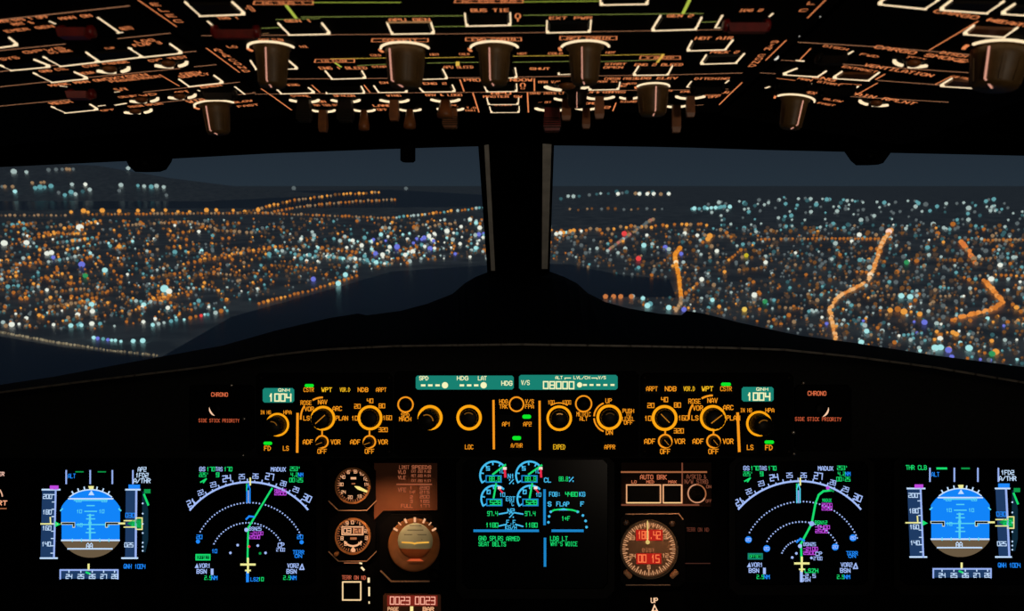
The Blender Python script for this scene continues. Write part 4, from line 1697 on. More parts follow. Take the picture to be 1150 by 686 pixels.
# chrono push buttons with the side stick priority legend
def chrono(label, x0, x1, T, cx, cy, tx, ty, lx, ly, lw, a0, a1, glints):
    U = Unit('chrono_panel', label, x0, 432, x1, 506)
    U.text(T, 'CHRONO', tx, ty, 88, 20, SALM)
    U.text(T, 'SIDE STICK PRIORITY', lx, ly, lw, 17, glow((190, 84, 52)))
    k = U.button(T, cx, cy, 66, 66, round_=True)
    S = GS
    C = S.hit(*T(cx, cy), U.top + .0042)
    m = T.s * S.mm(*T(cx, cy))
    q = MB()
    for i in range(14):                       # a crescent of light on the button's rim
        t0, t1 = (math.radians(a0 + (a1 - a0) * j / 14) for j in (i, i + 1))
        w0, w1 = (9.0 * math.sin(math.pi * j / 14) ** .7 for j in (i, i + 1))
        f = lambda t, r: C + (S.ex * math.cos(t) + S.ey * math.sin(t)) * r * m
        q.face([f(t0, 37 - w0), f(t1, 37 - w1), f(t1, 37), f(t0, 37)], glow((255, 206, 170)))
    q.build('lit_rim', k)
    for x, y, r in glints:
        q = MB()
        q.lathe(S.hit(*T(x, y), U.top), S.n, S.ex, [(0, r * m), (.0008, r * m), (.0016, r * .4 * m)], paint('screw_metal', (200, 196, 190), .3, .1, 50, .8), 10)
        q.build('screw', U.t)
    U.done()


chrono('black glareshield panel with chrono button and side stick priority legend, beneath the left windshield', 214, 286, G1, 155, 236, 175, 158, 172, 298, 220, 165, 262,
       ((240, 108, 8), (308, 288, 8), (303, 484, 6)))
chrono('black glareshield panel with chrono button and side stick priority legend, beneath the right windshield', 892, 955, G4, 984, 220, 962, 140, 968, 268, 226, -82, 18,
       ((894, 88, 7), (845, 334, 9), (848, 440, 7)))


# ---------------------------------------------------------------- main instrument panel
b = MB()
stx = [-330, 1480]
b.prism([MP.hit(-330, 502, -.004), MP.hit(1480, 502, -.004), MP.hit(1480, 780, -.004), MP.hit(-330, 780, -.004)], MP.n * -.03, SOFT)
ip_ = thing('instrument_panel', 'black main instrument panel carrying the screens and gauges below the glareshield', 'panel', MP.hit(580, 780, -.004))
b.build('panel_board', ip_)

CY_ = glow((84, 210, 240))
SKY = glow((16, 132, 248))
GND = glow((104, 88, 66))
TAPE = glow((30, 58, 98))
WHI = glow((196, 224, 255))
WH_ = glow((150, 176, 240))
BLU1 = glow((30, 136, 250))
BLU2 = glow((26, 132, 200))
GRS = glow((22, 220, 110))
GRD = glow((10, 150, 70))
PALE = glow((206, 216, 190))
MAG = glow((190, 70, 220))
YEL = glow((240, 236, 150))
SCRBLK = glow((2, 3, 6))
REDL = glow((230, 40, 70))
GAU = glow((70, 190, 240))


def octa(x0, y0, x1, y1, c):
    return [(x0 + c, y0), (x1 - c, y0), (x1, y0 + c), (x1, y1 - c), (x1 - c, y1), (x0 + c, y1), (x0, y1 - c), (x0, y0 + c)]


def frame_ring(b, surf, outer, inner, z0, z1, mat):
    n = len(outer)
    o0, o1 = [surf.hit(*p, z0) for p in outer], [surf.hit(*p, z1) for p in outer]
    i1, i0 = [surf.hit(*p, z1) for p in inner], [surf.hit(*p, z0) for p in inner]
    V = o0 + o1 + i1 + i0
    Fc = []
    for r in range(3):
        for i in range(n):
            j = (i + 1) % n
            Fc.append((r * n + i, r * n + j, (r + 1) * n + j, (r + 1) * n + i))
    b.mesh(V, Fc, mat)


BEZ = paint('bezel_black', (8, 8, 9), 0.5, 0.15, 200, spec=0.04)


def display_unit(name, label, x0, y0, x1, y1):
    t = thing(name, label, 'screen', MP.hit((x0 + x1) / 2, y1, -.004))
    b = MB()
    frame_ring(b, MP, octa(x0, y0, x1, y1, 9), octa(x0 + 7, y0 + 5, x1 - 7, y1 - 11, 6), -.0037, .004, BEZ)
    b.build('bezel', t)
    b = MB()
    b.prism([MP.hit(*p, -.0037) for p in octa(x0 + 7, y0 + 5, x1 - 7, y1 - 11, 6)], MP.n * .0032, SCREEN)
    s = b.build('screen', t)
    return t, s


def pfd(label, x0, y0, x1, y1, T, right):
    t, s = display_unit('flight_display', label, x0, y0, x1, y1)
    D = lambda off=0.0: Draw(MP, T, off)
    # attitude
    cx, cy, r = (397, 305, 148) if not right else (423, 300, 150)
    clip = 127
    hz = cy + 72

    def shape(ya, yb, k=40):
        L, R_ = [], []
        for i in range(k + 1):
            y = ya + (yb - ya) * i / k
            hw = min(clip + (2 if y < cy else 0), math.sqrt(max(0, r * r - (y - cy) ** 2)))
            L.append((cx - hw, y))
            R_.append((cx + hw, y))
        return R_ + L[::-1]
    d = D(0)
    d.poly(shape(cy - r + .5, hz), SKY)
    d.poly(shape(hz, cy + r - .5), GND)
    a = d.build('attitude_ball', s)
    d = D(.0006)
    d.line([(cx - 127, hz), (cx + 125, hz)], 7, WHI)
    d.line([(cx - 100, hz + 37), (cx + 94, hz + 37)], 6, WHI)
    for x in (-80, -40, 40, 80):
        d.line([(cx + x, hz - 6), (cx + x, hz + 4)], 5, CY_)
    d.line([(cx - 3, cy - 40), (cx - 3, cy + 68)], 9, CY_)
    for dy, hw in ((-103, 72), (-80, 16), (-55, 26), (-38, 14), (-22, 18), (3, 62), (22, 14), (38, 20)):
        d.line([(cx - hw, cy + dy), (cx + hw, cy + dy)], 5, CY_)
    for s_, dx, dy in (('20', -52, -103), ('20', 60, -103), ('10', -50, -55), ('10', 48, -55), ('10', -48, 5), ('10', 70, 5)):
        d.text(s_, cx + dx, cy + dy, 22, 14, CY_, .2)
    d.line([(cx - 97, cy - 110), (cx + 97, cy - 110)], 6, WHI)
    d.text('AA', cx - 5, hz + 22, 26, 20, WHI, .22)
    d.build('pitch_ladder', a)
    d = D(.0008)
    d.line([(cx - 126, cy - 2), (cx - 74, cy - 2), (cx - 74, cy + 12)], 11, PALE)
    d.line([(cx + 120, cy - 2), (cx + 70, cy - 2), (cx + 70, cy + 12)], 11, PALE)
    d.line([(cx - 124, cy - 2), (cx - 74, cy - 2), (cx - 74, cy + 10)], 7, SCRBLK, .0003)
    d.line([(cx + 118, cy - 2), (cx + 70, cy - 2), (cx + 70, cy + 10)], 7, SCRBLK, .0003)
    d.box(cx - 8, cy - 7, cx + 2, cy + 4, 4, CY_)
    d.build('aircraft_symbol', s)
    d = D(.0006)
    d.arc(cx, cy, 150, 52, 128, 5, WHI)
    for a_ in (60, 70, 80, 100, 110, 120):
        c_, s_ = math.cos(math.radians(a_)), math.sin(math.radians(a_))
        d.line([(cx + 150 * c_, cy - 150 * s_), (cx + 163 * c_, cy - 163 * s_)], 6, WHI)
    d.poly([(cx - 10, cy - 166), (cx + 14, cy - 166), (cx + 12, cy - 150), (cx - 6, cy - 150)], YEL)
    d.poly([(cx + 3, cy - 147), (cx - 10, cy - 126), (cx + 16, cy - 126)], WHI)
    for sx_ in (-1, 1):
        d.line([(cx + sx_ * 124, cy - 66), (cx + sx_ * 132, cy - 58)], 6, CY_)
    d.build('roll_scale', s)
    # speed tape
    sl = -8 if not right else 12              # the screen leans a little
    xs = cx - 212 if not right else cx - 232
    xe = cx - 153 if not right else cx - 174
    X = lambda x, y: x + sl * (y - cy + 150) / 300.0
    d = D(0)
    d.poly([(X(xs, cy - 148), cy - 148), (X(xe, cy - 148), cy - 148), (X(xe, cy + 148), cy + 148), (X(xs, cy + 148), cy + 148)], TAPE)
    sp = d.build('speed_tape', s)
    d = D(.0006)
    d.line([(X(xe, cy - 150), cy - 150), (X(xe, cy + 150), cy + 150)], 8, WH_)
    d.line([(X(xs, cy - 150), cy - 150), (X(xe + 18, cy - 150), cy - 150)], 7, WHI)
    d.line([(X(xs, cy + 150), cy + 150), (X(xe + 14, cy + 150), cy + 150)], 7, WHI)
    for s_, dy in (('200', -120), ('180', -52), ('160', 18), ('140', 88)):
        d.text(s_, X(xs + 24, cy + dy), cy + dy, 38, 18, WHI, .2)
    for i in range(9):
        y = cy - 128 + i * 32
        d.line([(X(xe - 14, y), y), (X(xe, y), y)], 4, WHI)
    d.rect(X(xe - 28, cy - 158) + 2, cy - 168, X(xe + 12, cy - 158), cy - 150, MAG)
    d.line([(xs - 6, cy), (xe + 6, cy)], 6, YEL)
    d.line([(X(xe, cy) - 20, cy - 28), (X(xe, cy) - 18, cy)], 6, YEL)
    d.poly([(X(xe, cy), cy - 12), (X(xe, cy) + 26, cy + 2), (X(xe, cy), cy + 14)], GRS)
    d.build('speed_scale', sp)
    # altitude tape
    xa, xb = cx + 154, cx + 200
    Y = lambda x, y: x + (-3 if not right else 15) * (y - cy + 150) / 300.0
    d = D(0)
    d.poly([(Y(xa, cy - 150), cy - 150), (Y(xb, cy - 150), cy - 150), (Y(xb, cy + 148), cy + 148), (Y(xa, cy + 148), cy + 148)], TAPE)
    ap = d.build('altitude_tape', s)
    d = D(.0006)
    d.line([(Y(xb, cy - 150), cy - 150), (Y(xb, cy + 148), cy + 148)], 9, WH_)
    d.line([(xa, cy - 150), (xa + 62, cy - 150)], 7, WHI)
    d.line([(Y(xa, cy + 150) - 14, cy + 150), (Y(xa, cy + 150) + 54, cy + 150)], 7, WHI)
    d.rect(xa + 12, cy - 172, xa + 62, cy - 154, BLU1)
    d.text('030', Y(xa + 20, cy - 38), cy - 38, 40, 18, BLU1, .22)
    d.text('025', Y(xa + 16, cy + 92), cy + 92, 38, 18, WHI, .2)
    gx = Y(xa, cy)
    d.poly([(gx + 8, cy - 2), (gx + 34, cy - 18), (gx + 70, cy - 22), (gx + 70, cy + 20), (gx + 34, cy + 14)], GRD)
    d.line([(gx - 6, cy - 14), (gx + 46, cy - 14), (gx + 46, cy - 26), (gx + 73, cy - 26), (gx + 73, cy + 24), (gx + 46, cy + 24), (gx + 46, cy + 14), (gx - 6, cy + 14)], 5, YEL)
    d.text('22', gx + 46, cy, 34, 18, GRS, .2)
    d.line([(cx + 124, cy - 2), (cx + 148, cy - 2)], 8, YEL)
    d.build('altitude_scale', ap)
    # vertical speed
    vx = cx + 226
    d = D(0)
    d.poly([(vx, cy - 142), (vx + 12, cy - 142), (vx + 26, cy - 60), (vx + 26, cy + 70), (vx + 14, cy + 124), (vx, cy + 124)], glow((12, 40, 56)))
    vs = d.build('vertical_speed_scale', s)
    d = D(.0006)
    for dy in (-90, -45, 0, 40, 82, 100, 118):
        d.disc(vx + 2, cy + dy, 4, WHI, seg=8)
    d.line([(vx + 8, cy - 128), (vx + 26, cy - 84)], 9, GRS)
    d.rect(vx + 8, cy - 152, vx + 36, cy - 134, GRD)
    d.build('needle', vs)
    # heading strip
    hy = cy + 220
    ox = -7 if not right else 8
    d = D(0)
    d.rect(cx + ox - 124, hy - 18, cx + ox + 124, hy + 20, TAPE)
    h = d.build('heading_tape', s)
    d = D(.0006)
    d.line([(cx + ox - 126, hy + 20), (cx + ox - 126, hy - 18), (cx + ox + 126, hy - 18), (cx + ox + 126, hy + 20)], 7, WH_)
    for s_, x in (('24', -88), ('25', -36), ('26', 14), ('27', 64), ('28', 112)):
        d.text(s_, cx + ox + x, hy + 10, 26, 18, WHI, .2)
        d.line([(cx + ox + x, hy - 16), (cx + ox + x, hy - 8)], 5, WHI)
    d.line([(cx + ox - 2, hy - 42), (cx + ox - 2, hy - 20)], 9, YEL)
    d.line([(cx + ox - 12, hy - 8), (cx + ox + 2, hy - 2)], 8, GRS)
    d.build('heading_scale', h)
    # mode announcements along the top, and the pressure setting
    d = D(.0002)
    for x in ((290, 395, 492, 582) if not right else (290, 397, 500, 590)):
        d.line([(x, 72 if not right else 62), (x, 128 if not right else 118)], 7, WH_)
    d.text('ALT', 314, 95 if not right else 88, 32, 18, BLU1, .24)
    for s_, y in ((('AP2', 66), ('1FD2', 92), ('A/THR', 116)) if not right else (('1FD2', 80), ('A/THR', 106))):
        d.text(s_, 622 if not right else 630, y, 18 * len(s_) - 18, 18, WHI, .22)
    if right:
        d.text('THR CLB', 230, 58, 88, 18, GRS, .24)
        d.line([(322, 62), (362, 62)], 9, GRS)
        d.line([(430, 62), (462, 62)], 7, GRD)
    else:
        d.line([(332, 77), (364, 77)], 5, GRD)
        d.line([(430, 77), (462, 77)], 5, GRD)
    d.text('QNH 1004', cx + 192 if not right else cx + 214, cy + 186, 94, 18, BLU1, .26)
    d.build('mode_text', s)


TP1, TP2 = Tile(0, 510, 190 / 741.0), Tile(970, 510, 180 / 702.0)
pfd('glowing flight display with blue and brown horizon at the far left of the instrument panel', 26, 513, 182, 668, TP1, False)
pfd('glowing flight display with blue and brown horizon at the far right of the instrument panel', 1004, 510, 1162, 668, TP2, True)


def dotted(d, cx, cy, R, a0, a1, n, w, mat, ry=None):
    for i in range(n):
        a, c = (math.radians(a0 + (a1 - a0) * (i + k) / n) for k in (0.0, 0.08))
        ry_ = ry or R
        d.line([(cx + R * math.cos(a), cy - ry_ * math.sin(a)), (cx + R * math.cos(c), cy - ry_ * math.sin(c))], w, mat)


NWH = glow((164, 190, 250))


def nav(label, x0, y0, x1, y1, T, right):
    t, s = display_unit('navigation_display', label, x0, y0, x1, y1)
    D = lambda off=0.0: Draw(MP, T, off)
    d = D(.0002)
    if not right:
        cx, cy, R, A = 350, 457, 335, (40, 140.5)
        rings = ((352, 459, 247, 25, 154, 40), (345, 466, 166, 28, 158, 28))
        digs = (('21', 97, 212, 1), ('22', 138, 168, 0), ('23', 193, 133, 0), ('24', 252, 106, 1), ('25', 318, 98, 0), ('26', 378, 96, 0), ('27', 440, 98, 1), ('28', 500, 128, 0), ('29', 555, 155, 0), ('30', 604, 192, 1))
    else:
        cx, cy, R, A = 304, 472, 354, (41, 139)
        rings = ((315, 470, 263, 23, 154, 42), (312, 470, 174, 23, 154, 28), (312, 468, 92, 100, 164, 9))
        digs = (('21', 40, 208, 1), ('22', 82, 163, 0), ('23', 136, 128, 0), ('24', 192, 102, 1), ('25', 260, 92, 0), ('26', 322, 92, 0), ('27', 386, 95, 1), ('28', 450, 124, 0), ('29', 506, 153, 0), ('30', 558, 190, 1))
    d.arc(cx, cy, R, A[0], A[1], 8, NWH, seg=80)
    for i in range(19):
        a = math.radians(A[0] + 3 + (A[1] - A[0] - 4) * i / 18)
        k = 13 if i % 2 else 7
        d.line([(cx + R * math.cos(a), cy - R * math.sin(a)), (cx + (R + k) * math.cos(a), cy - (R + k) * math.sin(a))], 5, NWH)
    for s_, x, y, big in digs:
        a = math.degrees(math.atan2(x - cx, cy - y))
        d.text(s_, x, y, 34 if big else 24, 26 if big else 20, NWH, .2, rot=-a * .55)
    d.build('compass_rose', s)
    d = D(.0002)
    for x, y, r_, a0, a1, n in rings:
        dotted(d, x, y, r_, a0, a1, n, 6, NWH)
    d.build('range_rings', s)
    d = D(.0005)
    if not right:
        d.line([(450, 150), (346, 322), (343, 468)], 8, GRS)
    else:
        d.line([(440, 158), (408, 162), (388, 178), (374, 214), (357, 305), (310, 392), (313, 468)], 9, GRS)
        d.line([(440, 158), (452, 162)], 7, GRD)
    d.build('route_line', s)
    px, py = (345, 483) if not right else (314, 478)
    d = D(.0008)
    d.line([(px, py - 26), (px, py + 34)], 9, YEL)
    d.line([(px - 30, py), (px + 30, py)], 9, YEL)
    d.line([(px - 10, py + 26), (px + 10, py + 26)], 7, YEL)
    d.build('aircraft_symbol', s)
    d = D(.0006)
    ax = 347 if not right else 299
    d.line([(ax - 7, 212), (ax - 7, 152), (ax, 130), (ax + 7, 152), (ax + 7, 212)], 5, BLU1 if not right else CY_)
    d.line([(ax, 212), (ax, 160)], 5, WH_)
    d.line([(ax - 8, 130), (ax - 8, 160)], 4, GRS)
    d.line([(px - 2, 515), (px - 2, 555)], 12, BLU1 if not right else NWH)
    d.line([(ax + 8, 105), (ax + 8, 134)], 7, YEL)
    d.build('course_pointer', s)
    d = D(.0006)
    o = 0 if not right else -74
    oy = 0 if not right else -4
    d.text('GS', 145 + o, 65 + oy, 24, 17, NWH, .22)
    d.text('170', 182 + o, 65 + oy, 34, 17, GRS, .22)
    d.text('TAS', 218 + o, 65 + oy, 30, 17, NWH, .22)
    d.text('170', 258 + o, 65 + oy, 34, 17, GRS, .22)
    d.text("225'", 152 + o, 90 + oy, 40, 17, GRS, .22)
    d.text('9', 212 + o, 90 + oy, 12, 17, GRS, .22)
    d.line([(138 + o, 122 + oy), (162 + o, 108 + oy), (150 + o, 124 + oy)], 6, GRS)
    d.build('speed_text', s)
    d = D(.0006)
    o = 0 if not right else -60
    d.text('MADUX', 478 + o, 66 + oy, 64, 17, NWH, .22)
    d.text("253'", 552 + o, 64 + oy, 44, 17, GRS, .22)
    d.text('4.2', 548 + o, 90 + oy, 30, 16, GRS, .22)
    d.text('NM', 576 + o, 90 + oy, 20, 16, BLU1, .22)
    d.text('00:25', 556 + o, 113 + oy, 58, 17, GRS, .24)
    d.build('waypoint_readout', s)
    d = D(.0006)
    o = 0 if not right else -38
    d.box(118 + o, 440 + oy, 178 + o, 462 + oy, 6, GRS if not right else TEAL)
    d.text('OFFSET', 148 + o, 451 + oy, 50, 12, GRS, .24)
    d.poly([(112 + o, 498 + oy), (122 + o, 478 + oy), (130 + o, 498 + oy)], NWH)
    d.text('VOR1', 156 + o, 488 + oy, 48, 17, NWH, .22)
    d.text('BSN', 142 + o, 513 + oy, 42, 17, NWH, .22)
    d.line([(188 + o, 506 + oy), (188 + o, 524 + oy)], 12, NWH)
    d.text('2.5', 170 + o, 541 + oy, 30, 16, GRS, .22)
    d.text('NM', 198 + o, 541 + oy, 24, 16, BLU1, .22)
    d.build('beacon_text', s)
    d = D(.0006)
    o = 0 if not right else -32
    d.text('TERR', 566 + o, 434 - 1.2 * oy - 5, 48, 16, BLU1, .24)
    d.text('ON', 566 + o, 446, 30, 13, BLU1, .24)
    d.text('VOR2', 542 + o, 488 + oy, 48, 17, NWH, .22)
    d.line([(572 + o, 504 + oy), (582 + o, 482 + oy), (590 + o, 504 + oy), (572 + o, 504 + oy)], 5, NWH)
    d.text('BSN', 536 + o, 513 + oy, 42, 17, NWH, .22)
    d.text('2.5', 516 + o, 541 + oy, 30, 16, GRS, .22)
    d.text('NM', 544 + o, 541 + oy, 24, 16, BLU1, .22)
    d.build('beacon_text', s)
    d = D(.0006)
    if not right:
        d.text('MADUX', 487, 158, 50, 12, MAG, .24)
        d.text('2500', 487, 172, 50, 13, MAG, .24)
        d.text('BSN25', 377, 326, 52, 15, NWH, .22)
        d.text('-2100', 383, 346, 56, 14, MAG, .24)
        d.text('2500', 374, 363, 46, 14, MAG, .24)
        d.disc(338, 331, 9, NWH)
        d.text('20', 132, 362, 24, 16, BLU1, .24)
        d.text('20', 573, 362, 24, 16, BLU1, .24)
        d.disc(126, 382, 9, BLU1)
        d.disc(580, 385, 9, BLU1)
        d.text('10', 198, 424, 22, 15, BLU1, .24)
        d.line([(338, 284), (350, 272), (372, 274)], 8, BLU1)
        for x, y, m in ((300, 398, NWH), (268, 432, NWH), (388, 400, NWH), (422, 432, NWH), (350, 404, REDL), (398, 434, GRD)):
            d.disc(x, y, 6, m, seg=8)
        d.text('CP', 490, 398, 26, 18, NWH, .3)
        d.text('2700', 488, 418, 36, 14, NWH, .3)
        d.text('LSZ', 374, 548, 34, 15, BLU1, .22)
        d.text('10', 402, 547, 22, 15, GRS, .24)
    else:
        d.text('MADUX', 424, 202, 38, 14, GRS, .22)
        for y in (222, 238):
            d.text('2500', 424, y, 44, 14, MAG, .26)
        d.text('BSN12', 398, 299, 52, 15, GRS, .24)
        d.text('-2400', 404, 319, 62, 14, MAG, .24)
        d.text('2500', 400, 337, 52, 14, MAG, .24)
        d.text('BSN25', 348, 394, 52, 14, NWH, .22)
        d.text('-2100', 352, 414, 62, 14, MAG, .24)
        d.text('2500', 348, 432, 52, 14, MAG, .24)
        d.disc(306, 402, 9, NWH)
        d.disc(357, 304, 11, WH_)
        d.disc(428, 148, 8, MAG)
        for x, y in ((80, 374), (160, 413), (538, 366), (460, 406)):
            d.disc(x, y, 15, BLU1)
            d.text('20', x, y, 20, 12, NWH, .2, up=.0003)
        d.line([(292, 384), (308, 370), (324, 378)], 8, BLU1)
        for x, y in ((290, 434), (272, 452), (356, 454)):
            d.disc(x, y, 6, NWH, seg=8)
        d.text('CP', 388, 436, 26, 16, NWH, .3)
        d.text('2700', 384, 456, 36, 14, NWH, .3)
        d.text('LSZH', 356, 510, 56, 16, GRS, .24)
        d.text('-2.5', 344, 532, 58, 15, NWH, .22)
        d.text('BSN', 332, 550, 36, 13, NWH, .22)
    d.build('waypoint_text', s)


TN1, TN2 = Tile(190, 510, 180 / 702.0), Tile(820, 510, 180 / 702.0)
nav('navigation display with straight green route and two dotted range arcs', 202, 513, 362, 668, TN1, False)
nav('navigation display with curved green route and three dotted range arcs', 819, 513, 982, 668, TN2, True)

# engine display
t, s = display_unit('engine_display', 'dark engine display with four blue dials and green messages, middle of the instrument panel', 512, 511, 690, 672)
T = Tile(500, 510, 190 / 741.0)
for cx, cy, R, nd, val in ((213, 92, 60, 42, '88.8'), (370, 92, 60, 40, '88.8'), (216, 195, 58, 84, '528'), (374, 195, 58, 84, '528')):
    d = Draw(MP, T, .0002)
    d.arc(cx, cy, R, 48, 212, 8, GAU)
    for a in (212, 170, 130, 95, 60):
        c_, s_ = math.cos(math.radians(a)), -math.sin(math.radians(a))
        d.line([(cx + R * c_, cy + R * s_), (cx + (R - 13) * c_, cy + (R - 13) * s_)], 6, GAU)
    d.text('5' if R == 60 else '0', cx - 26, cy - 30, 13, 16, GAU, .26)
    d.text('10' if R == 60 else '10', cx + 34, cy - 18, 22, 16, GAU, .26)
    g = d.build('engine_dial', s)
    d = Draw(MP, T, .0006)
    a = math.radians(nd)
    d.line([(cx - 4, cy - 4), (cx + (R + 8) * math.cos(a), cy - (R + 8) * math.sin(a))], 8, GRS)
    d.build('needle', g)
    d = Draw(MP, T, .0006)
    d.box(cx - 34, cy + 2, cx + 32, cy + 30, 5, BLU2)
    d.text(val, cx + 4, cy + 16, 46, 20, GRS, .22)
    d.build('digit_box', g)
    d = Draw(MP, T, .0006)
    x = cx + 48 if R == 60 else cx + 22
    y = cy - 32 if R == 60 else cy - 50
    d.rect(x - 8, y - 4, x + 8, y + 8, glow((250, 226, 220)))
    d.line([(x, y + 8), (x + (2 if R == 60 else 12), y + (38 if R == 60 else 22))], 10 if R == 60 else 7, REDL)
    d.build('limit_mark', g)
d = Draw(MP, T, .0003)
for st_, x, y, w_, m in (('N1', 288, 96, 26, GAU), ('%', 290, 120, 16, GAU), ('EGT', 286, 195, 38, GAU), ("'C", 290, 216, 20, GAU), ('N2', 288, 248, 28, GAU), ('%', 290, 268, 16, GAU), ('F.F', 288, 298, 38, GAU), ('KG/H', 288, 321, 48, GAU),
                         ('97.4', 207, 260, 44, GRS), ('97.4', 372, 260, 44, GRS), ('1180', 205, 310, 52, GRS), ('1180', 377, 310, 52, GRS), ('CL', 448, 113, 28, GAU), ('88.8', 518, 108, 38, GRS), ('%', 552, 110, 16, GAU),
                         ('FOB:', 480, 175, 48, GAU), ('4480', 553, 175, 52, GRS), ('KG', 600, 175, 24, GAU), ('S', 457, 218, 13, GAU), ('FLAP', 515, 218, 54, GAU), ('F', 600, 218, 13, GAU), ('1+F', 528, 281, 34, GRS),
                         ('GND SPLRS ARMED', 236, 369, 178, GRS), ('SEAT BELTS', 206, 393, 118, GRS), ('LDG LT', 498, 369, 74, GRS), ("WHT'S WOICE", 520, 392, 116, GRS)):
    d.text(st_, x, y, w_, 18, m, .26)
d.build('engine_text', s)
d = Draw(MP, T, .0003)
d.line([(128, 335), (406, 335)], 11, BLU2)
d.line([(470, 335), (602, 335)], 11, BLU2)
d.line([(435, 158), (435, 306)], 11, BLU2)
d.line([(437, 370), (437, 488)], 11, BLU2)
for p, q in (((236, 262), (270, 256)), ((304, 256), (340, 262)), ((236, 314), (268, 307)), ((308, 307), (340, 316))):
    d.line([p, q], 6, GAU)
d.build('divider_lines', s)
d = Draw(MP, T, .0003)
d.line([(462, 252), (478, 244), (515, 240)], 7, GRS)
d.line([(515, 240), (556, 244), (584, 252)], 7, GRS)
d.poly([(495, 246), (520, 236), (540, 246)], GAU)
for x, y, m in ((455, 272, GAU), (452, 298, GAU), (603, 268, GAU), (615, 292, GAU), (619, 319, GAU), (462, 252, GAU), (580, 252, GAU)):
    d.disc(x, y, 6, m, seg=8)
d.build('flap_indicator', s)

# ---------------------------------------------------------------- standby instruments
TS = Tile(360, 510, 150 / 585.0)
WAR = glow((238, 174, 128))
WAR2 = glow((160, 96, 60))
PLC = glow((158, 88, 58))
GDARK = paint('gauge_black', (6, 5, 5), .6, .2, spec=0.04)
GRIM = paint('gauge_rim', (176, 116, 66), .5, .15, 80)
GEDGE = paint('gauge_edge_highlight', (180, 140, 112), .5, .1, 80)  # paler tone paints the light caught on gauge case edges
MZ = -.0037


def px(T, pts):
    return [T(*p) for p in pts]


def slab(name, label, cat, T, pts, z0, h, mat, part='faceplate'):
    P_ = px(T, pts)
    cxm = sum(p[0] for p in P_) / len(P_)
    t = thing(name, label, cat, MP.hit(cxm, max(p[1] for p in P_), z0))
    b = MB()
    b.prism([MP.hit(*p, z0) for p in P_], MP.n * h, mat)
    b.build(part, t)
    return t


def dial(t, T, cx, cy, R, z, rim, face, rimw=8, name='dial_face'):
    C = MP.hit(*T(cx, cy), z)
    m = T.s * MP.mm(*T(cx, cy))
    q = MB()
    q.lathe(C, MP.n, MP.ex, [(0, R * m), (.0008, R * m)], face, 48, False)
    f = q.build(name, t)
    q = MB()
    q.annulus(C, R * m, (R + rimw) * m, MP.ex, MP.ey, rim, 0, 360, h=.003, seg=56)
    q.build('rim', t)
    return f, C + MP.n * .0009, m


# placard
t = slab('speed_placard', 'warm brown speed limit placard of reddish text above the round standby horizon', 'placard', TS, [(236, 38), (512, 38), (512, 244), (276, 246), (236, 286)], MZ, .002, BROWN)
d = Draw(MP, TS, MZ + .0024)
for s_, x, y, w_, h_ in (('LIMIT', 366, 57, 42, 15), ('SPEEDS', 442, 57, 84, 14), ('VLO', 356, 78, 32, 14), ('VLE', 356, 102, 32, 14), ('EXT 250 M.60', 440, 75, 84, 10), ('RET 220 M.54', 440, 94, 84, 10), ('EXT 280 M.67', 440, 116, 84, 10),
                         ('VFE', 357, 156, 34, 16), ('1', 396, 147, 8, 12), ('230', 456, 147, 40, 12), ('1+F', 402, 166, 26, 12), ('215', 456, 166, 40, 12), ('2', 398, 188, 9, 12), ('200', 456, 186, 40, 12), ('3', 398, 206, 9, 12), ('185', 456, 206, 40, 12),
                         ('FULL', 378, 226, 50, 14), ('177', 456, 226, 40, 12)):
    d.text(s_, x, y, w_, h_, PLC, .22)
d.build('lettering', t)
d = Draw(MP, TS, MZ + .0024)
d.line([(334, 132), (486, 132)], 5, PLC)
d.build('rule_line', t)

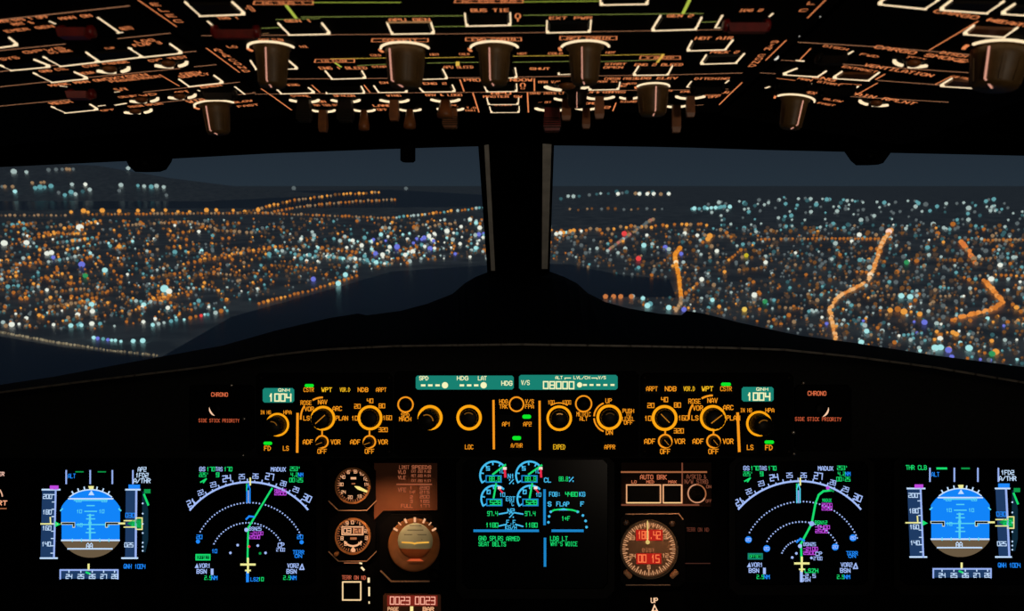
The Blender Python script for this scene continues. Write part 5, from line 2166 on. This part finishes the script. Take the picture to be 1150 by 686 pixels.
# airspeed gauge and altimeter: octagonal black cases with a warm rim
for nm, lb, cy, ys in (('airspeed_gauge', 'small round black airspeed gauge with white numbers and a pale needle, beside the placard', 137, 30),
                       ('altimeter_gauge', 'small round black altimeter with pale number drum, right under the airspeed gauge', 358, 252)):
    t = slab(nm, lb, 'gauge', TS, octa(36, ys, 244, ys + 216, 42), MZ, .006, GDARK, 'case')
    q = MB()
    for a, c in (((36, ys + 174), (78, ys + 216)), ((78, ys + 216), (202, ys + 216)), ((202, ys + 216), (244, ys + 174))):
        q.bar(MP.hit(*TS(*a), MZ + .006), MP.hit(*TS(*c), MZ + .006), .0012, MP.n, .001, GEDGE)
    q.build('case_edge_highlight', t)
    f, C, m = dial(t, TS, 142, cy, 70, MZ + .006, GRIM, GDARK, 8)
    d = Draw(MP, TS, MZ + .0072)
    for i in range(40):
        a = math.radians(i * 9)
        c_, s_ = math.cos(a), math.sin(a)
        k = 58 if i % 4 == 0 else 63
        d.line([(142 + k * c_, cy - k * s_), (142 + 69 * c_, cy - 69 * s_)], 3.5, WAR2)
    if cy < 200:
        for n_, x, y in (('6', 122, 78), ('8', 152, 76), ('10', 180, 86), ('12', 196, 108), ('14', 200, 132), ('40', 98, 100), ('30', 90, 132), ('24', 100, 166), ('20', 130, 188), ('18', 170, 184)):
            d.text(n_, x, y, 9 * len(n_), 13, WAR, .3)
        d.rect(132, 100, 156, 110, WAR)
        d.rect(136, 126, 152, 132, WAR2)
    else:
        d.box(94, 318, 186, 352, 5, WAR)
        d.rect(142, 322, 184, 348, glow((206, 132, 88)))
        d.text('0', 108, 335, 14, 20, WAR, .24)
        d.text('3', 126, 335, 14, 20, WAR, .24)
        d.text('20', 163, 335, 26, 20, glow((90, 40, 20)), .2, up=.0003)
        for n_, x, y in (('0', 140, 298), ('9', 116, 302), ('1', 172, 304), ('2', 198, 336), ('3', 200, 366), ('4', 172, 392), ('5', 142, 420), ('6', 110, 392), ('8', 94, 368)):
            d.text(n_, x, y, 10, 14, WAR, .3)
        d.rect(130, 364, 158, 374, WAR2)
        d.arc(142, 358, 44, 215, 325, 8, WAR)
        d.poly([(132, 418), (142, 404), (154, 418), (150, 428), (136, 428)], WAR)
    d.build('dial_markings', f)
    q = MB()
    if cy < 200:
        p0, p1 = MP.hit(*TS(150, 140), MZ + .008), MP.hit(*TS(206, 165), MZ + .008)
        dv = (p1 - p0).normalized()
        sd = MP.n.cross(dv)
        q.prism([p0 - sd * .0004, p0 + (p1 - p0) * .3 - sd * .0022, p1 - sd * .0012, p1 + sd * .0012, p0 + (p1 - p0) * .3 + sd * .0022, p0 + sd * .0004], MP.n * .0008, glow((250, 226, 130)))
        q.build('needle', f)
    else:
        q.lathe(MP.hit(*TS(72, 434), MZ + .006), MP.n, MP.ex, [(0, .003), (.005, .003), (.006, .0024)], GRIM, 16)
        q.build('setting_knob', t)

# standby horizon
t = slab('standby_horizon', 'round standby horizon ball with brown ring in a large black octagonal case', 'gauge', TS, octa(264, 262, 522, 556, 46), MZ, .007, GDARK, 'case')
q = MB()
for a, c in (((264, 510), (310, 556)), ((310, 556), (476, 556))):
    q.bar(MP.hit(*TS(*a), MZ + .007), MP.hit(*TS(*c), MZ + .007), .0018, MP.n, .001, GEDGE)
q.build('case_edge_highlight', t)  # strip painted where the lower case edge catches light
C = MP.hit(*TS(411, 395), MZ + .007)
m = TS.s * MP.mm(*TS(411, 395))
q = MB()
prof = [(0, 113), (.004, 113), (.0045, 107), (.0015, 84), (.0012, 78)]
q.lathe(C, MP.n, MP.ex, [(h, r * m) for h, r in prof], paint('horizon_ring', (118, 74, 36), .5, .15, 80), 56)
q.build('ring', t)
q = MB()
Cb = MP.hit(*TS(415, 378), MZ + .0085)
Rb = 77 * m
SKYB = paint('ball_sky', (150, 158, 136), .6, .08, 60)
EARB = paint('ball_earth', (150, 80, 40), .6, .1, 60)
vs = [-1, -.97, -.9, -.8, -.65, -.5, -.42, -.42, -.25, 0, .25, .45, .62, .76, .87, .95, .985, 1]
K = 20


def on_ball(u, v):
    return Cb + MP.ex * u * Rb + MP.ey * v * Rb + MP.n * Rb * .22 * math.sqrt(max(0, 1 - u * u - v * v))


for v0_, v1_ in zip(vs, vs[1:]):
    if v0_ == v1_:
        continue
    h0, h1 = math.sqrt(max(0, 1 - v0_ ** 2)), math.sqrt(max(0, 1 - v1_ ** 2))
    for i in range(K):
        a, c = -1 + 2 * i / K, -1 + 2 * (i + 1) / K
        q.face([on_ball(a * h0, v0_), on_ball(c * h0, v0_), on_ball(c * h1, v1_), on_ball(a * h1, v1_)], SKYB if v0_ >= -.42 else EARB, True)
ball = q.build('horizon_ball', t)
d = Draw(MP, TS, MZ + .0132)
for dy, hw, ma in ((-40, 24, WAR2), (-20, 34, WAR2), (0, 48, WAR2), (22, 30, WAR2)):
    d.line([(415 - hw, 352 + dy), (415 + hw, 352 + dy)], 3, glow((70, 66, 48)))
d.build('pitch_marks', ball)
d = Draw(MP, TS, MZ + .0136)
d.line([(358, 386), (402, 388), (412, 392), (422, 388), (472, 386)], 7, glow((236, 176, 70)))
d.build('wing_bar', t)
d = Draw(MP, TS, MZ + .0118)
for a, r0, w_ in ((90, 84, 10), (65, 88, 9), (115, 88, 9), (30, 90, 9), (150, 90, 9), (48, 92, 5), (132, 92, 5)):
    c_, s_ = math.cos(math.radians(a)), math.sin(math.radians(a))
    d.line([(413 + r0 * c_, 378 - r0 * s_), (413 + (r0 + 14) * c_, 378 - (r0 + 14) * s_)], w_, WAR)
d.build('roll_ticks', t)
d = Draw(MP, TS, MZ + .0120)
d.poly([(378, 468), (392, 458), (436, 458), (452, 468)], glow((200, 84, 44)))
d.build('warning_flag', t)
q = MB()
q.lathe(MP.hit(*TS(500, 526), MZ + .007), MP.n, MP.ex, [(0, .007), (.008, .007), (.01, .0055)], GDARK, 20)
q.build('cage_knob', t)

# terrain push button
t = slab('terrain_switch_panel', 'small panel with one square white-lit button, below the altimeter', 'panel', TS, octa(70, 486, 232, 660, 8), MZ, .002, BLACK)
q = MB()
q.prism([MP.hit(*TS(*p), MZ + .002) for p in ((102, 562), (172, 562), (172, 632), (102, 632))], MP.n * .002, CAPB, .95)
k = q.build('push_button', t)
q = MB()
c4 = [MP.hit(*TS(*p), MZ + .002) for p in ((98, 558), (177, 558), (177, 637), (98, 637))]
for i in range(4):
    q.bar(c4[i], c4[(i + 1) % 4], .0012, MP.n, .0026, glow((250, 214, 160)))
q.build('light_frame', k)
d = Draw(MP, TS, MZ + .0025)
d.text('TERR ON ND', 146, 540, 104, 16, glow((190, 92, 66)), .22)
d.build('lettering', t)
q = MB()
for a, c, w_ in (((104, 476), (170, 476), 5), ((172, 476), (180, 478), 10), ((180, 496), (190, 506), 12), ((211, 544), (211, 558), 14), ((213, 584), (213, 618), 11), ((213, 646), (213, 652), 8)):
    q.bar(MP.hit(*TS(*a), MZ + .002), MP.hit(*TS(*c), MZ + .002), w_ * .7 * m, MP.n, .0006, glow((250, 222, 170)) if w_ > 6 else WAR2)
q.build('edge_highlights', t)  # glowing bars paint highlights on the panel edge and screws

# clock readout under the horizon
t = slab('digital_clock', 'red lit digital readout 0023 0023 under the standby horizon, cut by the picture edge', 'clock', TS, octa(276, 610, 528, 760, 6), MZ, .004, paint('clock_case', (120, 70, 44), .5, .1, 60), 'case')
q = MB()
q.prism([MP.hit(*TS(*p), MZ + .004) for p in ((292, 618), (512, 618), (512, 664), (292, 664))], MP.n * .0004, glow((120, 34, 24)))
k = q.build('display_window', t)
d = Draw(MP, TS, MZ + .0048)
d.text('0023', 348, 641, 86, 32, glow((255, 176, 150)), .13)
d.text('0023', 458, 641, 86, 32, glow((255, 176, 150)), .13)
d.build('readout', k)
d = Draw(MP, TS, MZ + .0046)
d.text('PAGE', 318, 678, 46, 15, WAR, .26)
d.text('BAR', 472, 678, 46, 15, WAR, .26)
d.rect(392, 666, 406, 690, glow((250, 230, 150)))
d.build('lettering', t)

# ---------------------------------------------------------------- brake panel and red digit gauge
TR = Tile(680, 510, 150 / 585.0)
t = slab('brake_panel', 'warm lit automatic brake panel with two square frames and one round ring', 'panel', TR, [(68, 36), (462, 36), (462, 228), (68, 228)], MZ, .002, paint('brake_panel_brown', (40, 26, 20), .7, .1, 30, spec=.04))
d = Draw(MP, TR, MZ + .0024)
LB, LB2 = glow((196, 106, 70)), glow((120, 66, 46))
d.text('AUTO BRK', 210, 100, 114, 18, LB, .24)
d.text('LO', 125, 121, 20, 11, LB, .26)
d.text('MED', 196, 121, 32, 11, LB, .26)
d.text('MAX', 293, 121, 34, 11, LB, .26)
d.text('A/SKID &', 398, 98, 84, 17, LB2, .22)
d.text('N/W STRG', 398, 120, 100, 17, LB2, .22)
d.text('ON', 452, 142, 20, 12, LB2, .22)
d.text('OFF', 452, 205, 24, 12, LB2, .22)
d.build('lettering', t)
d = Draw(MP, TR, MZ + .0024)
d.line([(70, 78), (442, 78)], 7, WAR2)
d.line([(72, 222), (408, 222)], 7, LB2)
d.line([(336, 40), (336, 216)], 6, LB2)
d.build('marking_lines', t)
for x0, x1 in ((92, 240), (252, 333)):
    q = MB()
    q.prism([MP.hit(*TR(*p), MZ + .002) for p in ((x0 + 5, 138), (x1 - 5, 138), (x1 - 5, 208), (x0 + 5, 208))], MP.n * .0018, CAPB, .96)
    k = q.build('push_button', t)
    q = MB()
    c4 = [MP.hit(*TR(*p), MZ + .002) for p in ((x0, 134), (x1, 134), (x1, 212), (x0, 212))]
    for i in range(4):
        q.bar(c4[i], c4[(i + 1) % 4], .0013, MP.n, .0024, glow((236, 170, 120)) if i != 2 else glow((255, 206, 140)))
    q.build('light_frame', k)
q = MB()
C = MP.hit(*TR(400, 172), MZ + .002)
q.lathe(C, MP.n, MP.ex, [(0, 33 * m), (.003, 33 * m), (.004, 26 * m), (.010, 8 * m), (.012, 5 * m)], KNOBD, 28)
k = q.build('steering_switch', t)
q = MB()
q.annulus(C, 36 * m, 41 * m, MP.ex, MP.ey, glow((200, 140, 106)), 95, 330, h=.0012)
q.annulus(C, 36 * m, 41 * m, MP.ex, MP.ey, WAR2, -30, 95, h=.0012)
q.build('light_ring', k)

t = slab('distance_gauge', 'large round gauge with two red digit windows, under the brake panel', 'gauge', TR, octa(64, 252, 345, 574, 24), MZ, .006, GDARK, 'case')
q = MB()
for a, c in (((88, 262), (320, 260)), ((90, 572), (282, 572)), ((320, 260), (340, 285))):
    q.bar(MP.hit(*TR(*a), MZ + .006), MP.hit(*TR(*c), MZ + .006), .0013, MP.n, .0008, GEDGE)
q.build('case_edge_highlight', t)
f, C, m2 = dial(t, TR, 190, 415, 118, MZ + .006, paint('dial_rim', (84, 66, 44), .5, .1, 80), paint('dial_brown', (150, 112, 82), .6, .1, 60), 8)
d = Draw(MP, TR, MZ + .0074)
for i in range(72):
    a = math.radians(i * 5)
    c_, s_ = math.cos(a), math.sin(a)
    k_ = 92 if i % 6 == 0 else (98 if i % 2 == 0 else 104)
    d.line([(190 + k_ * c_, 415 - k_ * s_), (190 + 114 * c_, 415 - 114 * s_)], 5 if i % 2 == 0 else 3, glow((206, 148, 104)))
for n_, x, y in (('33', 114, 366), ('3', 262, 362), ('24', 118, 446), ('12', 262, 444), ('S', 190, 494)):
    d.text(n_, x, y, 12 * len(n_), 16, glow((200, 140, 96)), .24)
d.text('DIST', 188, 420, 52, 14, WAR2, .24)
d.build('dial_markings', f)
for x0, y0, x1, y1, s_ in ((133, 330, 250, 378, '180.42'), (135, 434, 244, 480, '00 15')):
    q = MB()
    q.prism([MP.hit(*TR(*p), MZ + .0068) for p in ((x0, y0), (x1, y0), (x1, y1), (x0, y1))], MP.n * .0008, glow((176, 30, 22)))
    k = q.build('digit_window', t)
    d = Draw(MP, TR, MZ + .0080)
    d.text(s_, (x0 + x1) / 2, (y0 + y1) / 2, (x1 - x0) * .82, 32, glow((255, 120, 70)), .16)
    d.build('digits', k)
q = MB()
q.bar(MP.hit(*TR(184, 292), MZ + .0085), MP.hit(*TR(184, 392), MZ + .0085), .0013, MP.n, .0006, glow((236, 206, 120)))
q.lathe(MP.hit(*TR(185, 385), MZ + .0085), MP.n, MP.ex, [(0, .0028), (.001, .0024)], glow((220, 190, 110)), 14)
q.build('needle', t)
for (x, y), ang in (((97, 525), 45), ((300, 525), -45)):
    q = MB()
    a = math.radians(ang)
    dv = MP.ex * math.cos(a) - MP.ey * math.sin(a)
    Pk = MP.hit(*TR(x, y), MZ + .0105)
    q.lathe(Pk - dv * 20 * m, dv, MP.n, [(0, 6 * m), (4 * m, 11 * m), (36 * m, 12 * m), (40 * m, 7 * m)], paint('mode_knob', (225, 165, 120), .45, .1, 80), 16)
    q.build('mode_knob', t)
for x, y in ((90, 300), (292, 304)):
    q = MB()
    q.lathe(MP.hit(*TR(x, y), MZ + .006), MP.n, MP.ex, [(0, 13 * m), (.0015, 13 * m), (.002, 7 * m)], paint('case_screw', (66, 48, 36), .4, .1, 80), 14)
    q.build('screw', t)

t = slab('terrain_selector_panel', 'nearly black panel with faint red terrain legend, beside the red digit gauge', 'panel', TR, octa(352, 300, 466, 560, 6), MZ, .002, BLACK)
d = Draw(MP, TR, MZ + .0024)
d.text('TERR ON ND', 404, 330, 96, 16, glow((88, 44, 32)), .22)
d.build('lettering', t)
d = Draw(MP, TR, MZ + .0024)
d.line([(348, 478), (458, 478)], 4, glow((60, 34, 26)))
d.build('marking_lines', t)

t = slab('gear_lever_panel', 'black panel with a lit gear symbol, below the red digit gauge', 'panel', TR, octa(100, 600, 340, 780, 8), MZ, .002, BLACK)
d = Draw(MP, TR, MZ + .0024)
m_ = glow((255, 206, 164))
d.text('UP', 214, 640, 28, 20, m_, .36)
d.poly([(200, 690), (214, 656), (232, 690)], m_)
d.rect(212, 672, 220, 684, SCRBLK, .0003)
d.build('lettering', t)

# sliver of the dimmer panel at the left edge of the picture
t = slab('dimmer_panel', 'dark panel edge with an orange arc and legend at the far left picture edge', 'panel', PXT, octa(-90, 520, 14, 600, 4), MZ, .002, BLACK)
q = MB()
C = MP.hit(-12, 560, MZ + .002)
q.lathe(C, MP.n, MP.ex, [(0, .012), (.008, .0115), (.012, .010)], KNOBD, 28)
k = q.build('dimmer_knob', t)
q = MB()
q.annulus(C, .0178, .0190, MP.ex, MP.ey, glow((236, 180, 150)), 10, 170, h=.0008)
q.build('light_ring', k)
d = Draw(MP, PXT, MZ + .0024)
d.text('PFD BRT', -12, 564.5, 40, 4.5, glow((250, 170, 130)), .26)
d.text('LOUD SPEAKER', -16, 532, 42, 4, glow((250, 200, 180)), .3)
d.line([(-40, 571), (7, 571)], 1.2, WAR2)
d.build('lettering', t)

# warm flood lamps tucked under the glareshield lip
for nm, x, lb, en in (('flood_lamp', 436, 'slim flood lamp strip under the glareshield above the placard', .046), ('flood_lamp', 750, 'slim flood lamp strip under the glareshield above the brake panel', .014)):
    p = GS.hit(x, 511, -.03)
    q = MB()
    w_ = .05
    q.prism([p + GS.ex * -w_, p + GS.ex * w_, p + GS.ex * w_ + GS.n * .012, p - GS.ex * w_ + GS.n * .012], Vector((0, 0, .006)), CAPB)
    tgt = MP.hit(x, 585)
    area_light('flood_light', p + Vector((0, 0, -.006)) + GS.n * .006, tgt, .09, .01, en, (1.0, 0.55, 0.28), 50)
    t = thing(nm, lb, 'lamp', p)
    q.build('housing', t)
